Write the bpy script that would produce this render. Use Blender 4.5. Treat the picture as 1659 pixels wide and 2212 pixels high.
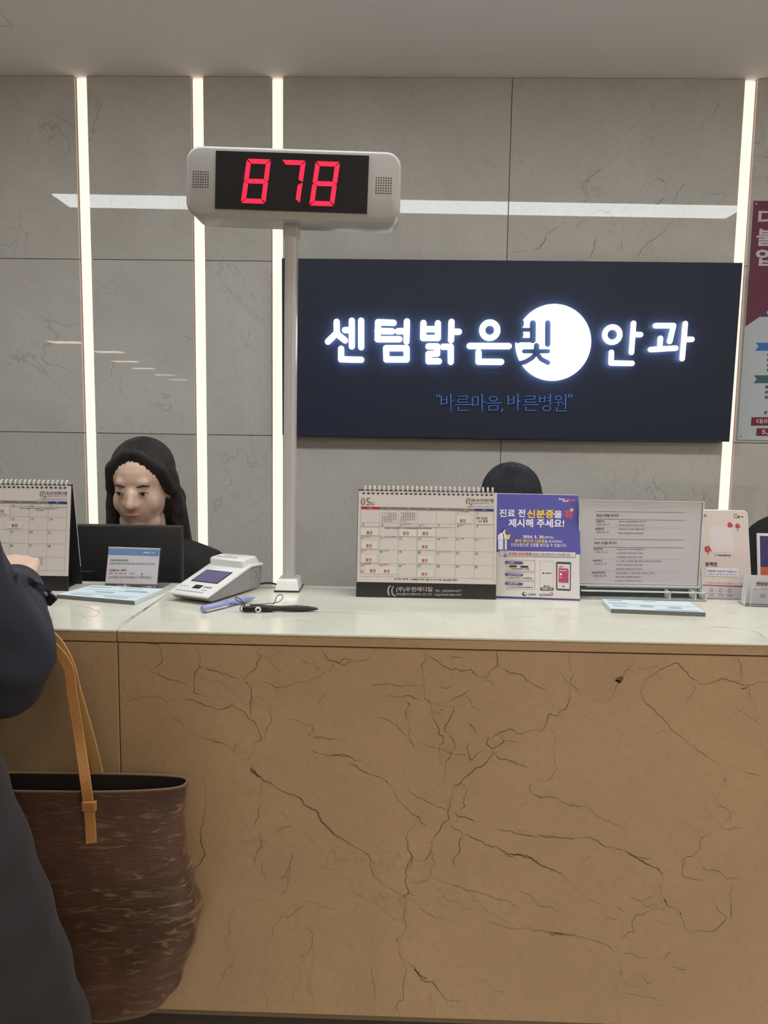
import bpy, bmesh, math, random
import numpy as np
from mathutils import Vector, Matrix

for o in list(bpy.data.objects):
    bpy.data.objects.remove(o)
scene = bpy.context.scene
C = scene.collection
rnd = random.Random(7)

# ------------------------------------------------------------------ camera
FPX, CX, CY = 1700.0, 829.5, 1106.0
CAM = Vector((0.0, 0.0, 1.416))
YAW, PITCH, ROLL = (math.radians(a) for a in (1.4, 6.45, 0.85))
FWD = Vector((-math.sin(YAW) * math.cos(PITCH), math.cos(YAW) * math.cos(PITCH), -math.sin(PITCH)))
_rt = Vector((math.cos(YAW), math.sin(YAW), 0))
_up = _rt.cross(FWD)
RT = _rt * math.cos(ROLL) + _up * math.sin(ROLL)
UP = -_rt * math.sin(ROLL) + _up * math.cos(ROLL)
cam_data = bpy.data.cameras.new('camera')
cam = bpy.data.objects.new('camera', cam_data)
C.objects.link(cam)
cam.matrix_world = Matrix(((RT.x, UP.x, -FWD.x, CAM.x), (RT.y, UP.y, -FWD.y, CAM.y),
                           (RT.z, UP.z, -FWD.z, CAM.z), (0, 0, 0, 1)))
cam_data.sensor_fit = 'VERTICAL'
cam_data.sensor_height = 36.0
cam_data.lens = FPX / 2212.0 * 36.0
cam_data.clip_start = 0.05
cam_data.clip_end = 60
scene.camera = cam

# ------------------------------------------------------------------ world, exposure
world = bpy.data.worlds.new('world')
scene.world = world
world.use_nodes = True
world.node_tree.nodes['Background'].inputs[0].default_value = (0.9, 0.93, 1.0, 1)
world.node_tree.nodes['Background'].inputs[1].default_value = 0.15
scene.view_settings.view_transform = 'Standard'
scene.view_settings.look = 'None'
scene.view_settings.exposure = 0.0
scene.view_settings.gamma = 1.0
scene.view_settings.use_curve_mapping = False

scene.cycles.use_light_tree = False
scene.cycles.max_bounces = 6
scene.cycles.diffuse_bounces = 4
scene.cycles.glossy_bounces = 3
scene.cycles.transparent_max_bounces = 8
scene.cycles.caustics_reflective = False
scene.cycles.caustics_refractive = False

# lamp radiances (used by the lamps built further down)
LINEAR_L = 11.8           # long ceiling fixture over the counter
PANEL_L = 9.8            # added warm fill panels and the far ceiling row of the hall
STRIP_L = 1.2            # vertical wall strips
LETTER_L = 2.4           # sign letters

# ------------------------------------------------------------------ helpers
def at(px, py, Y):
    d = RT * ((px - CX) / FPX) - UP * ((py - CY) / FPX) + FWD
    return CAM + d * ((Y - CAM.y) / d.y)

def atz(px, py, Z):
    d = RT * ((px - CX) / FPX) - UP * ((py - CY) / FPX) + FWD
    return CAM + d * ((Z - CAM.z) / d.z)

def thing(name, label, cat, loc=(0, 0, 0), rot=(0, 0, 0), group=None):
    o = bpy.data.objects.new(name, None)
    C.objects.link(o)
    o.location = loc
    o.rotation_euler = rot
    o['label'] = label
    o['category'] = cat
    if group:
        o['group'] = group
    return o

def tag(o, label, cat, group=None):
    o['label'] = label
    o['category'] = cat
    if group:
        o['group'] = group
    return o

def link(name, me, mats, parent=None, smooth=False):
    if not isinstance(mats, (list, tuple)):
        mats = [mats]
    for m in mats:
        me.materials.append(m)
    if smooth:
        for p in me.polygons:
            p.use_smooth = True
    o = bpy.data.objects.new(name, me)
    C.objects.link(o)
    if parent is not None:
        o.parent = parent
    return o

class MB:
    """collects shapes for one mesh object"""
    def __init__(self):
        self.v, self.f, self.m = [], [], []

    def add(self, verts, faces, mi=0):
        n = len(self.v)
        self.v += [tuple(p) for p in verts]
        for q in faces:
            self.f.append([i + n for i in q])
            self.m.append(mi)
        return self

    def box(self, x0, x1, y0, y1, z0, z1, mi=0):
        return self.add([(x0, y0, z0), (x1, y0, z0), (x1, y1, z0), (x0, y1, z0),
                         (x0, y0, z1), (x1, y0, z1), (x1, y1, z1), (x0, y1, z1)],
                        [(0, 3, 2, 1), (4, 5, 6, 7), (0, 1, 5, 4), (1, 2, 6, 5), (2, 3, 7, 6), (3, 0, 4, 7)], mi)

    def prism_xz(self, pts, y0, y1, mi=0, side=None, back=True, bmi=None):
        """outline in x,z (counter-clockwise seen from -y), front at y0"""
        n = len(pts)
        side = mi if side is None else side
        base = len(self.v)
        self.v += [(x, y0, z) for x, z in pts] + [(x, y1, z) for x, z in pts]
        self.f.append([base + i for i in range(n)]); self.m.append(mi)
        if back:
            self.f.append([base + n + i for i in range(n)][::-1]); self.m.append(side if bmi is None else bmi)
        for i in range(n):
            j = (i + 1) % n
            self.f.append([base + i, base + n + i, base + n + j, base + j]); self.m.append(side)
        return self

    def tube(self, pts, r, n=8, mi=0, caps=True, flat=1.0):
        pts = [Vector(p) for p in pts]
        rs = r if isinstance(r, (list, tuple)) else [r] * len(pts)
        base = len(self.v)
        ref = None
        for k, p in enumerate(pts):
            a = pts[max(k - 1, 0)]
            b = pts[min(k + 1, len(pts) - 1)]
            t = (b - a).normalized()
            if ref is None:
                ref = Vector((0, 0, 1)) if abs(t.z) < 0.9 else Vector((1, 0, 0))
            u = (ref - t * ref.dot(t)).normalized()
            ref = u
            w = t.cross(u)
            for i in range(n):
                a_ = 2 * math.pi * i / n
                self.v.append(tuple(p + u * (math.cos(a_) * rs[k] * flat) + w * (math.sin(a_) * rs[k])))
        for k in range(len(pts) - 1):
            for i in range(n):
                j = (i + 1) % n
                self.f.append([base + k * n + i, base + k * n + j, base + (k + 1) * n + j, base + (k + 1) * n + i])
                self.m.append(mi)
        if caps:
            self.f.append([base + i for i in range(n)][::-1]); self.m.append(mi)
            e = base + (len(pts) - 1) * n
            self.f.append([e + i for i in range(n)]); self.m.append(mi)
        return self

    def ribbon(self, pts, w, axis, thick, mi=0):
        """flat strap through pts; axis = direction of its width"""
        axis = Vector(axis).normalized()
        pts = [Vector(p) for p in pts]
        base = len(self.v)
        ws = w if isinstance(w, (list, tuple)) else [w] * len(pts)
        for k, p in enumerate(pts):
            t = (pts[min(k + 1, len(pts) - 1)] - pts[max(k - 1, 0)]).normalized()
            u = (axis - t * axis.dot(t)).normalized()
            nrm = t.cross(u)
            for su, sn in ((-1, -1), (1, -1), (1, 1), (-1, 1)):
                self.v.append(tuple(p + u * (su * ws[k] / 2) + nrm * (sn * thick / 2)))
        for k in range(len(pts) - 1):
            for i in range(4):
                j = (i + 1) % 4
                self.f.append([base + k * 4 + i, base + k * 4 + j, base + k * 4 + 4 + j, base + k * 4 + 4 + i]); self.m.append(mi)
        self.f.append([base, base + 3, base + 2, base + 1]); self.m.append(mi)
        e = base + 4 * (len(pts) - 1)
        self.f.append([e, e + 1, e + 2, e + 3]); self.m.append(mi)
        return self

    def capsule(self, p0, r0, p1, r1, n=14):
        p0, p1 = Vector(p0), Vector(p1)
        t = (p1 - p0)
        L = t.length
        t = t.normalized() if L > 1e-6 else Vector((0, 0, 1))
        pts, rs = [], []
        for i in range(5):
            a = math.pi / 2 * (1 - i / 4.0)
            pts.append(p0 - t * (r0 * math.sin(a))); rs.append(max(r0 * math.cos(a), r0 * 0.03))
        for i in range(5):
            a = math.pi / 2 * (i / 4.0)
            pts.append(p1 + t * (r1 * math.sin(a))); rs.append(max(r1 * math.cos(a), r1 * 0.03))
        return self.tube(pts, rs, n)

    def ellipsoid(self, c, r, n=18, m=12, rot=None):
        c = Vector(c)
        verts, faces = [], []
        for i in range(m + 1):
            th = math.pi * i / m
            for j in range(n):
                ph = 2 * math.pi * j / n
                p = Vector((r[0] * math.sin(th) * math.cos(ph), r[1] * math.sin(th) * math.sin(ph), r[2] * math.cos(th)))
                if rot is not None:
                    p = rot @ p
                verts.append(c + p)
        for i in range(m):
            for j in range(n):
                k = (j + 1) % n
                faces.append((i * n + j, (i + 1) * n + j, (i + 1) * n + k, i * n + k))
        return self.add(verts, faces)

    def mesh(self, name='m'):
        me = bpy.data.meshes.new(name)
        me.from_pydata(self.v, [], self.f)
        for p, mi in zip(me.polygons, self.m):
            p.material_index = mi
        me.update()
        return me

    def build(self, name, mats, parent=None, smooth=False, bevel=0.0, seg=2, fix=True):
        me = self.mesh(name)
        if bevel or fix:
            bm = bmesh.new()
            bm.from_mesh(me)
            if fix:
                bmesh.ops.recalc_face_normals(bm, faces=bm.faces)
            if bevel:
                es = [e for e in bm.edges if len(e.link_faces) == 2 and e.calc_face_angle(0) > 0.35]
                bmesh.ops.bevel(bm, geom=es, offset=bevel, segments=seg, affect='EDGES', profile=0.5, clamp_overlap=True)
            bm.to_mesh(me)
            bm.free()
        return link(name, me, mats, parent, smooth)

def smooth_by_angle(o, deg=35):
    me = o.data
    for p in me.polygons:
        p.use_smooth = True
    bm = bmesh.new(); bm.from_mesh(me)
    for e in bm.edges:
        e.smooth = not (len(e.link_faces) == 2 and e.calc_face_angle(0) > math.radians(deg))
    bm.to_mesh(me); bm.free()
    return o

def baked(o):
    dg = bpy.context.evaluated_depsgraph_get()
    me = bpy.data.meshes.new_from_object(o.evaluated_get(dg))
    return me

def blob(name, shapes, mat, parent=None, voxel=0.01, smooth=4):
    """one continuous surface grown from tapered limbs and ellipsoids"""
    mb = MB()
    for s in shapes:
        if s[0] == 'e':
            mb.ellipsoid(s[1], s[2], rot=s[3] if len(s) > 3 else None)
        else:
            mb.capsule(*s)
    tmp = mb.build('tmp', [], None)
    r = tmp.modifiers.new('r', 'REMESH'); r.mode = 'VOXEL'; r.voxel_size = voxel; r.use_smooth_shade = True
    if smooth:
        sm = tmp.modifiers.new('s', 'SMOOTH'); sm.factor = 0.5; sm.iterations = smooth
    me = baked(tmp)
    bpy.data.objects.remove(tmp)
    me.materials.clear()
    return link(name, me, mat, parent, True)

def homography(src, dst):
    A, b = [], []
    for (x, y), (u, v) in zip(src, dst):
        A.append([x, y, 1, 0, 0, 0, -u * x, -u * y]); b.append(u)
        A.append([0, 0, 0, x, y, 1, -v * x, -v * y]); b.append(v)
    h = np.linalg.solve(np.array(A, float), np.array(b, float))
    def f(x, y):
        w = h[6] * x + h[7] * y + 1
        return ((h[0] * x + h[1] * y + h[2]) / w, (h[3] * x + h[4] * y + h[5]) / w)
    return f

_tcache = {}
def text_mesh(s, bold=0.0, res=2):
    """flat text from the built-in font as (verts, faces), em size 1"""
    k = (s, bold, res)
    if k not in _tcache:
        cu = bpy.data.curves.new('t', 'FONT')
        cu.body = s
        cu.size = 1
        cu.resolution_u = res
        cu.offset = bold
        o = bpy.data.objects.new('t', cu)
        me = bpy.data.meshes.new_from_object(o)
        _tcache[k] = ([(v.co.x, v.co.y) for v in me.vertices], [list(p.vertices) for p in me.polygons])
        bpy.data.meshes.remove(me); bpy.data.objects.remove(o); bpy.data.curves.remove(cu)
    return _tcache[k]

class Print:
    """flat print laid on a sheet: local x to the right, z up, front towards -y.
    corners: picture coordinates of the sheet's TL, TR, BR, BL as measured"""
    def __init__(self, W, H, corners, y=0.0):
        self.h = homography(corners, [(0, H), (W, H), (W, 0), (0, 0)])
        self.y = y
        self.mb = MB()
        self.mats = []

    def mi(self, mat):
        if mat not in self.mats:
            self.mats.append(mat)
        return self.mats.index(mat)

    def quad(self, pts, mat, layer=1):
        p = [self.h(*q) for q in pts]
        a = sum(p[i][0] * p[(i + 1) % len(p)][1] - p[(i + 1) % len(p)][0] * p[i][1] for i in range(len(p)))
        if a < 0:
            p = p[::-1]
        self.mb.add([(x, self.y - 0.00022 * layer, z) for x, z in p], [list(range(len(p)))], self.mi(mat))

    def rect(self, x0, y0, x1, y1, mat, layer=1):
        self.quad([(x0, y0), (x1, y0), (x1, y1), (x0, y1)], mat, layer)

    def frame(self, x0, y0, x1, y1, w, mat, layer=1):
        self.rect(x0, y0, x1, y0 + w, mat, layer); self.rect(x0, y1 - w, x1, y1, mat, layer)
        self.rect(x0, y0, x0 + w, y1, mat, layer); self.rect(x1 - w, y0, x1, y1, mat, layer)

    def seg(self, a, b, w, mat, layer=1):
        d = Vector((b[0] - a[0], b[1] - a[1])).normalized() * (w / 2)
        self.quad([(a[0] - d.y, a[1] + d.x), (b[0] - d.y, b[1] + d.x), (b[0] + d.y, b[1] - d.x), (a[0] + d.y, a[1] - d.x)], mat, layer)

    def disc(self, x, y, r, mat, layer=1, n=20, ry=None):
        ry = r if ry is None else ry
        self.quad([(x + r * math.cos(2 * math.pi * i / n), y + ry * math.sin(2 * math.pi * i / n)) for i in range(n)], mat, layer)

    def arc(self, x, y, r, a0, a1, w, mat, layer=1, n=14, sx=1.0):
        P = []
        for i in range(n + 1):
            a = math.radians(a0 + (a1 - a0) * i / n)
            P.append((x + sx * r * math.cos(a), y + r * math.sin(a)))
        for a, b in zip(P[:-1], P[1:]):
            self.seg(a, b, w, mat, layer)

    def text(self, s, x0, y0, x1, y1, mat, bold=0.0, layer=2, slope=0.0):
        """fits s into the picture box; x1=None keeps the natural width"""
        v, f = text_mesh(s, min(bold, 0.0))
        if not v:
            return
        ax = min(p[0] for p in v); bx = max(p[0] for p in v)
        ay = min(p[1] for p in v); by = max(p[1] for p in v)
        if x1 is None:
            x1 = x0 + (bx - ax) * (y1 - y0) / (by - ay)
        kx_, ky_ = (x1 - x0) / (bx - ax), (y1 - y0) / (by - ay)
        # heavier lettering: the same outline laid down a few times, slightly shifted
        sh = [(0, 0)] if bold <= 0.008 else [(-1, -1), (1, -1), (-1, 1), (1, 1), (0, 0)]
        for k_, (sx, sy) in enumerate(sh):
            out = []
            for p in v:
                X = x0 + kx_ * (p[0] - ax + sx * bold * 0.8)
                Y = y1 - ky_ * (p[1] - ay + sy * bold * 0.8) + slope * (X - x0)
                x, z = self.h(X, Y)
                out.append((x, self.y - 0.00022 * layer - 0.00004 * k_, z))
            self.mb.add(out, f, self.mi(mat))

    def dashes(self, x0, x1, y, h, mat, layer=2, seed=1, slope=0.0, unit=None):
        """a line of print too small to read: short strokes"""
        r = random.Random(seed)
        u = unit or h
        x = x0
        while x < x1:
            w = min(u * r.uniform(0.7, 1.5), x1 - x)
            yy = y + slope * (x - x0)
            hh = h * r.uniform(0.55, 1.0)
            self.rect(x, yy - hh / 2, x + w, yy + hh / 2, mat, layer)
            x += w + u * r.choice((0.18, 0.18, 0.25, 0.9))

    def build(self, name, parent, label=None):
        o = self.mb.build(name, self.mats, parent, fix=False)
        if label:
            o['label'] = label
        return o

# ------------------------------------------------------------------ materials
_mc = {}
def mat(name, col, rough=0.5, metal=0.0, spec=0.5, emit=None, es=0.0, var=0.04, bump=0.0, bscale=120.0, sheen=0.0, coat=0.0):
    """principled material with a faint noise in its colour"""
    if name in _mc:
        return _mc[name]
    m = bpy.data.materials.new(name)
    m.use_nodes = True
    nt = m.node_tree
    b = nt.nodes['Principled BSDF']
    b.inputs['Roughness'].default_value = rough
    b.inputs['Metallic'].default_value = metal
    b.inputs['Specular IOR Level'].default_value = spec
    b.inputs['Sheen Weight'].default_value = sheen
    b.inputs['Coat Weight'].default_value = coat
    tc = nt.nodes.new('ShaderNodeTexCoord')
    no = nt.nodes.new('ShaderNodeTexNoise')
    no.inputs['Scale'].default_value = bscale
    no.inputs['Detail'].default_value = 3
    nt.links.new(tc.outputs['Object'], no.inputs['Vector'])
    mx = nt.nodes.new('ShaderNodeMix'); mx.data_type = 'RGBA'
    mx.inputs[6].default_value = tuple(c * (1 - var) for c in col) + (1,)
    mx.inputs[7].default_value = tuple(min(1, c * (1 + var)) for c in col) + (1,)
    nt.links.new(no.outputs['Fac'], mx.inputs[0])
    nt.links.new(mx.outputs[2], b.inputs['Base Color'])
    if bump:
        bp = nt.nodes.new('ShaderNodeBump')
        bp.inputs['Strength'].default_value = bump
        bp.inputs['Distance'].default_value = 0.002
        nt.links.new(no.outputs['Fac'], bp.inputs['Height'])
        nt.links.new(bp.outputs['Normal'], b.inputs['Normal'])
    if emit is not None:
        b.inputs['Emission Color'].default_value = tuple(emit) + (1,)
        b.inputs['Emission Strength'].default_value = es
    _mc[name] = m
    return m

def srgb(r, g, b):
    return tuple(((c / 255 / 12.92) if c / 255 <= 0.04045 else ((c / 255 + 0.055) / 1.055) ** 2.4) for c in (r, g, b))

def ink(r, g, b):
    return mat('ink_%d_%d_%d' % (r, g, b), srgb(r, g, b), 0.55, var=0.02)

def acrylic(name='clear_acrylic', tint=(0.97, 0.98, 0.99)):
    m = bpy.data.materials.new(name)
    m.use_nodes = True
    nt = m.node_tree
    nt.nodes.remove(nt.nodes['Principled BSDF'])
    tr = nt.nodes.new('ShaderNodeBsdfTransparent'); tr.inputs[0].default_value = tint + (1,)
    gl = nt.nodes.new('ShaderNodeBsdfGlossy'); gl.inputs['Roughness'].default_value = 0.06
    fr = nt.nodes.new('ShaderNodeFresnel'); fr.inputs['IOR'].default_value = 1.5
    mx = nt.nodes.new('ShaderNodeMixShader')
    nt.links.new(fr.outputs[0], mx.inputs[0])
    nt.links.new(tr.outputs[0], mx.inputs[1])
    nt.links.new(gl.outputs[0], mx.inputs[2])
    nt.links.new(mx.outputs[0], nt.nodes['Material Output'].inputs[0])
    return m

def marble(name, c1, c2, cv, rough, vein=0.5, scale=1.0, cloud=0.5, spec=0.5, bump=0.04):
    m = bpy.data.materials.new(name)
    m.use_nodes = True
    nt = m.node_tree
    N, L = nt.nodes, nt.links
    b = N['Principled BSDF']
    b.inputs['Roughness'].default_value = rough
    b.inputs['Specular IOR Level'].default_value = spec
    tc = N.new('ShaderNodeTexCoord')
    oi = N.new('ShaderNodeObjectInfo')
    cb = N.new('ShaderNodeCombineXYZ')
    mu = N.new('ShaderNodeMath'); mu.operation = 'MULTIPLY'; mu.inputs[1].default_value = 37.0
    L.new(oi.outputs['Random'], mu.inputs[0])
    L.new(mu.outputs[0], cb.inputs[1]); L.new(mu.outputs[0], cb.inputs[0])
    ad = N.new('ShaderNodeVectorMath'); ad.operation = 'ADD'
    L.new(tc.outputs['Object'], ad.inputs[0]); L.new(cb.outputs[0], ad.inputs[1])
    def noise(s, d, dist=0.0, rough_=0.6):
        n = N.new('ShaderNodeTexNoise')
        n.inputs['Scale'].default_value = s * scale; n.inputs['Detail'].default_value = d
        n.inputs['Distortion'].default_value = dist; n.inputs['Roughness'].default_value = rough_
        L.new(ad.outputs[0], n.inputs['Vector'])
        return n.outputs['Fac']
    def rng(fac, a, b_, c=0.0, d=1.0):
        r = N.new('ShaderNodeMapRange'); r.interpolation_type = 'SMOOTHSTEP'
        for i, q in enumerate((a, b_, c, d)):
            r.inputs[i + 1].default_value = q
        L.new(fac, r.inputs[0])
        return r.outputs[0]
    def mix(fac, a, b_):
        x = N.new('ShaderNodeMix'); x.data_type = 'RGBA'
        L.new(fac, x.inputs[0])
        for i, q in ((6, a), (7, b_)):
            if isinstance(q, tuple):
                x.inputs[i].default_value = q + (1,)
            else:
                L.new(q, x.inputs[i])
        return x.outputs[2]
    def mul(a, b_):
        x = N.new('ShaderNodeMath'); x.operation = 'MULTIPLY'
        for i, q in enumerate((a, b_)):
            if isinstance(q, float):
                x.inputs[i].default_value = q
            else:
                L.new(q, x.inputs[i])
        return x.outputs[0]
    col = mix(rng(noise(2.2, 4, 0.6), 0.5 - cloud * 0.3, 0.5 + cloud * 0.3), c1, c2)
    col = mix(mul(rng(noise(90, 3, 0.3), 0.40, 0.78), 0.26), col, tuple(0.72 * q for q in c1))
    # hair-line veins: ridges of a warped noise, broken up by a mask
    for s, w, msk, amt in ((1.5, 0.006, 0.50, vein), (4.0, 0.010, 0.58, vein * 0.7), (9.0, 0.016, 0.60, vein * 0.45)):
        n = noise(s, 5, 0.9, 0.55)
        sb = N.new('ShaderNodeMath'); sb.operation = 'SUBTRACT'; sb.inputs[1].default_value = 0.5
        L.new(n, sb.inputs[0])
        ab = N.new('ShaderNodeMath'); ab.operation = 'ABSOLUTE'; L.new(sb.outputs[0], ab.inputs[0])
        ridge = rng(ab.outputs[0], 0.0, w, 1.0, 0.0)
        mk = rng(noise(s * 1.7 + 0.37, 1), msk, msk + 0.12)
        col = mix(mul(mul(ridge, mk), amt), col, cv)
    L.new(col, b.inputs['Base Color'])
    if bump:
        bp = N.new('ShaderNodeBump'); bp.inputs['Strength'].default_value = bump; bp.inputs['Distance'].default_value = 0.001
        L.new(noise(140, 2), bp.inputs['Height'])
        L.new(bp.outputs['Normal'], b.inputs['Normal'])
    return m

M_WALLTILE = marble('polished_grey_beige_marble', (0.56, 0.54, 0.505), (0.66, 0.64, 0.605), (0.24, 0.22, 0.20), 0.012, 0.34, 1.0, 0.9, bump=0.0)
M_PANEL = marble('tan_marble_warm_light', (0.43, 0.305, 0.185), (0.50, 0.358, 0.218), (0.20, 0.13, 0.07), 0.22, 0.22, 1.6, 0.9)  # tan marble; part of its brown is warm dim light put into the colour
M_TOP = marble('cream_marble_worktop', (0.64, 0.63, 0.54), (0.73, 0.72, 0.63), (0.36, 0.33, 0.25), 0.12, 0.5, 2.2, 0.9, bump=0.01)
M_VEIN = mat('brown_marble_vein', (0.15, 0.095, 0.046), 0.35, var=0.35, bscale=40)
M_WVEIN = mat('grey_marble_vein', (0.27, 0.25, 0.22), 0.2, var=0.3, bscale=30)
M_GROUT = mat('dark_joint', (0.10, 0.09, 0.08), 0.8)
M_CEIL = mat('ceiling_paint', (0.90, 0.885, 0.88), 0.85, spec=0.2, var=0.02, bump=0.05, bscale=300)
M_WHITEWALL = mat('white_wall_paint', (0.80, 0.78, 0.74), 0.8, spec=0.2)
M_FLOOR = mat('beige_floor_tile', (0.68, 0.62, 0.54), 0.35, bscale=6, var=0.1)
M_ALU = mat('strip_channel', (0.75, 0.55, 0.45), 0.5)
M_STRIP = mat('strip_diffuser', (0.25, 0.2, 0.18), 0.4, emit=(1.0, 0.80, 0.67), es=STRIP_L, var=0.0)
M_LINEAR = mat('linear_diffuser', (0.9, 0.9, 0.9), 0.4, emit=(0.94, 0.99, 1.0), es=LINEAR_L, var=0.0)
M_PANELLIGHT = mat('hall_and_fill_diffuser', (0.9, 0.85, 0.7), 0.4, emit=(1.0, 0.87, 0.72), es=PANEL_L, var=0.0)
M_WHITE_PL = mat('white_plastic', (0.74, 0.74, 0.73), 0.3, bscale=400, var=0.02)
M_GLOSSW = mat('glossy_white_plastic', (0.80, 0.80, 0.79), 0.1, coat=0.5, var=0.01)
M_SILVER = mat('silver_plastic', (0.40, 0.39, 0.385), 0.3, var=0.02, bscale=500)
M_BLACK = mat('black_board', (0.018, 0.018, 0.02), 0.5)
M_BLACKG = mat('black_plastic', (0.012, 0.012, 0.014), 0.22)
M_PAPER = mat('white_paper', (0.66, 0.62, 0.61), 0.7, spec=0.2, var=0.02)
M_PAPER2 = mat('cool_white_paper', (0.60, 0.58, 0.63), 0.6, spec=0.2, var=0.02)
M_ACR = acrylic()
M_ACRE = mat('acrylic_edge', (0.72, 0.75, 0.77), 0.12, coat=0.4, var=0.02)
M_WIRE = mat('white_wire', (0.85, 0.85, 0.85), 0.25)
M_SKIN = mat('skin', (0.70, 0.475, 0.37), 0.5, bump=0.02, bscale=250, var=0.06)
def hair_material(name, col, cx_, cy_):
    """strands that run down from the crown at local (cx_, cy_)"""
    m = bpy.data.materials.new(name)
    m.use_nodes = True
    N, L = m.node_tree.nodes, m.node_tree.links
    b = N['Principled BSDF']
    b.inputs['Roughness'].default_value = 0.42
    b.inputs['Specular IOR Level'].default_value = 0.45
    tc = N.new('ShaderNodeTexCoord')
    mp = N.new('ShaderNodeMapping'); mp.inputs['Location'].default_value = (-cx_, -cy_, 0)
    L.new(tc.outputs['Object'], mp.inputs[0])
    sp = N.new('ShaderNodeSeparateXYZ'); L.new(mp.outputs[0], sp.inputs[0])
    at2 = N.new('ShaderNodeMath'); at2.operation = 'ARCTAN2'
    L.new(sp.outputs[0], at2.inputs[0]); L.new(sp.outputs[1], at2.inputs[1])
    cb = N.new('ShaderNodeCombineXYZ')
    mu = N.new('ShaderNodeMath'); mu.operation = 'MULTIPLY'; mu.inputs[1].default_value = 26.0
    mz = N.new('ShaderNodeMath'); mz.operation = 'MULTIPLY'; mz.inputs[1].default_value = 9.0
    L.new(at2.outputs[0], mu.inputs[0]); L.new(sp.outputs[2], mz.inputs[0])
    L.new(mu.outputs[0], cb.inputs[0]); L.new(mz.outputs[0], cb.inputs[1])
    no = N.new('ShaderNodeTexNoise'); no.inputs['Scale'].default_value = 1.0; no.inputs['Detail'].default_value = 6; no.inputs['Roughness'].default_value = 0.7
    L.new(cb.outputs[0], no.inputs['Vector'])
    mx = N.new('ShaderNodeMix'); mx.data_type = 'RGBA'
    mx.inputs[6].default_value = tuple(c * 0.5 for c in col) + (1,)
    mx.inputs[7].default_value = tuple(c * 1.9 for c in col) + (1,)
    L.new(no.outputs['Fac'], mx.inputs[0]); L.new(mx.outputs[2], b.inputs['Base Color'])
    bp = N.new('ShaderNodeBump'); bp.inputs['Strength'].default_value = 0.9; bp.inputs['Distance'].default_value = 0.006
    L.new(no.outputs['Fac'], bp.inputs['Height']); L.new(bp.outputs['Normal'], b.inputs['Normal'])
    return m
M_HAIR = hair_material('black_hair', (0.024, 0.020, 0.019), 0.0, -0.06)
M_DARKCL = mat('black_knit', (0.018, 0.017, 0.019), 0.9, bump=0.2, bscale=300)

def wchild(o, parent):
    """o was modelled in world coordinates; hang it under an unrotated parent"""
    o.parent = parent
    o.location = -Vector(parent.location)
    return o

def struct(o):
    o['kind'] = 'structure'
    return o

# ------------------------------------------------------------------ setting: room shell
ZC = 2.637
YW = 2.95
X0, X1, YB = -8.0, 2.9, -19.0
struct(MB().box(X0 - .1, X1 + .1, YB - .1, 3.2, -0.1, 0.0).build('floor', M_FLOOR))
struct(MB().box(X0 - .1, X1 + .1, YB - .1, 3.2, ZC, ZC + 0.1).build('ceiling', M_CEIL))
struct(MB().box(X0 - .1, X0, YB, 3.2, 0, ZC).build('wall_left', M_WHITEWALL))
struct(MB().box(X1, X1 + .1, YB, 3.2, 0, ZC).build('wall_right', M_WHITEWALL))
struct(MB().box(X0, X1, YB - .1, YB, 0, ZC).build('wall_far', M_WHITEWALL))
wall = struct(MB().box(X0, X1, YW + 0.03, 3.2, 0, ZC).build('wall_back', M_GROUT))
wall['label'] = 'back wall clad in polished grey beige marble tiles'

STRIPS = [-1.184, -0.7635, -0.476, 1.198]
SW = 0.0215
cols = [(-3.64, -2.83), (-2.83, -2.02), (-2.02, STRIPS[0] - SW), (STRIPS[0] + SW, STRIPS[1] - SW), (STRIPS[1] + SW, STRIPS[2] - SW),
        (STRIPS[2] + SW, 0.36), (0.36, STRIPS[3] - SW), (STRIPS[3] + SW, 2.03), (2.03, 2.84)]
rows = [(0.0, 0.09), (0.09, 0.726), (0.726, 1.3625), (1.3625, 1.998), (1.998, ZC)]
for (xa, xb) in cols:
    for (za, zb) in rows:
        g = 0.0011
        t = MB().box(xa + g * (xa not in (s + SW for s in STRIPS)), xb - g, YW, YW + 0.022, za + g, zb - g).build('tile', M_WALLTILE, wall, bevel=0.0008, seg=1)
# the plain rest of the wall further left
struct(MB().box(X0, -3.64, YW, YW + 0.03, 0, ZC).build('wall_side', M_WHITEWALL))

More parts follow.
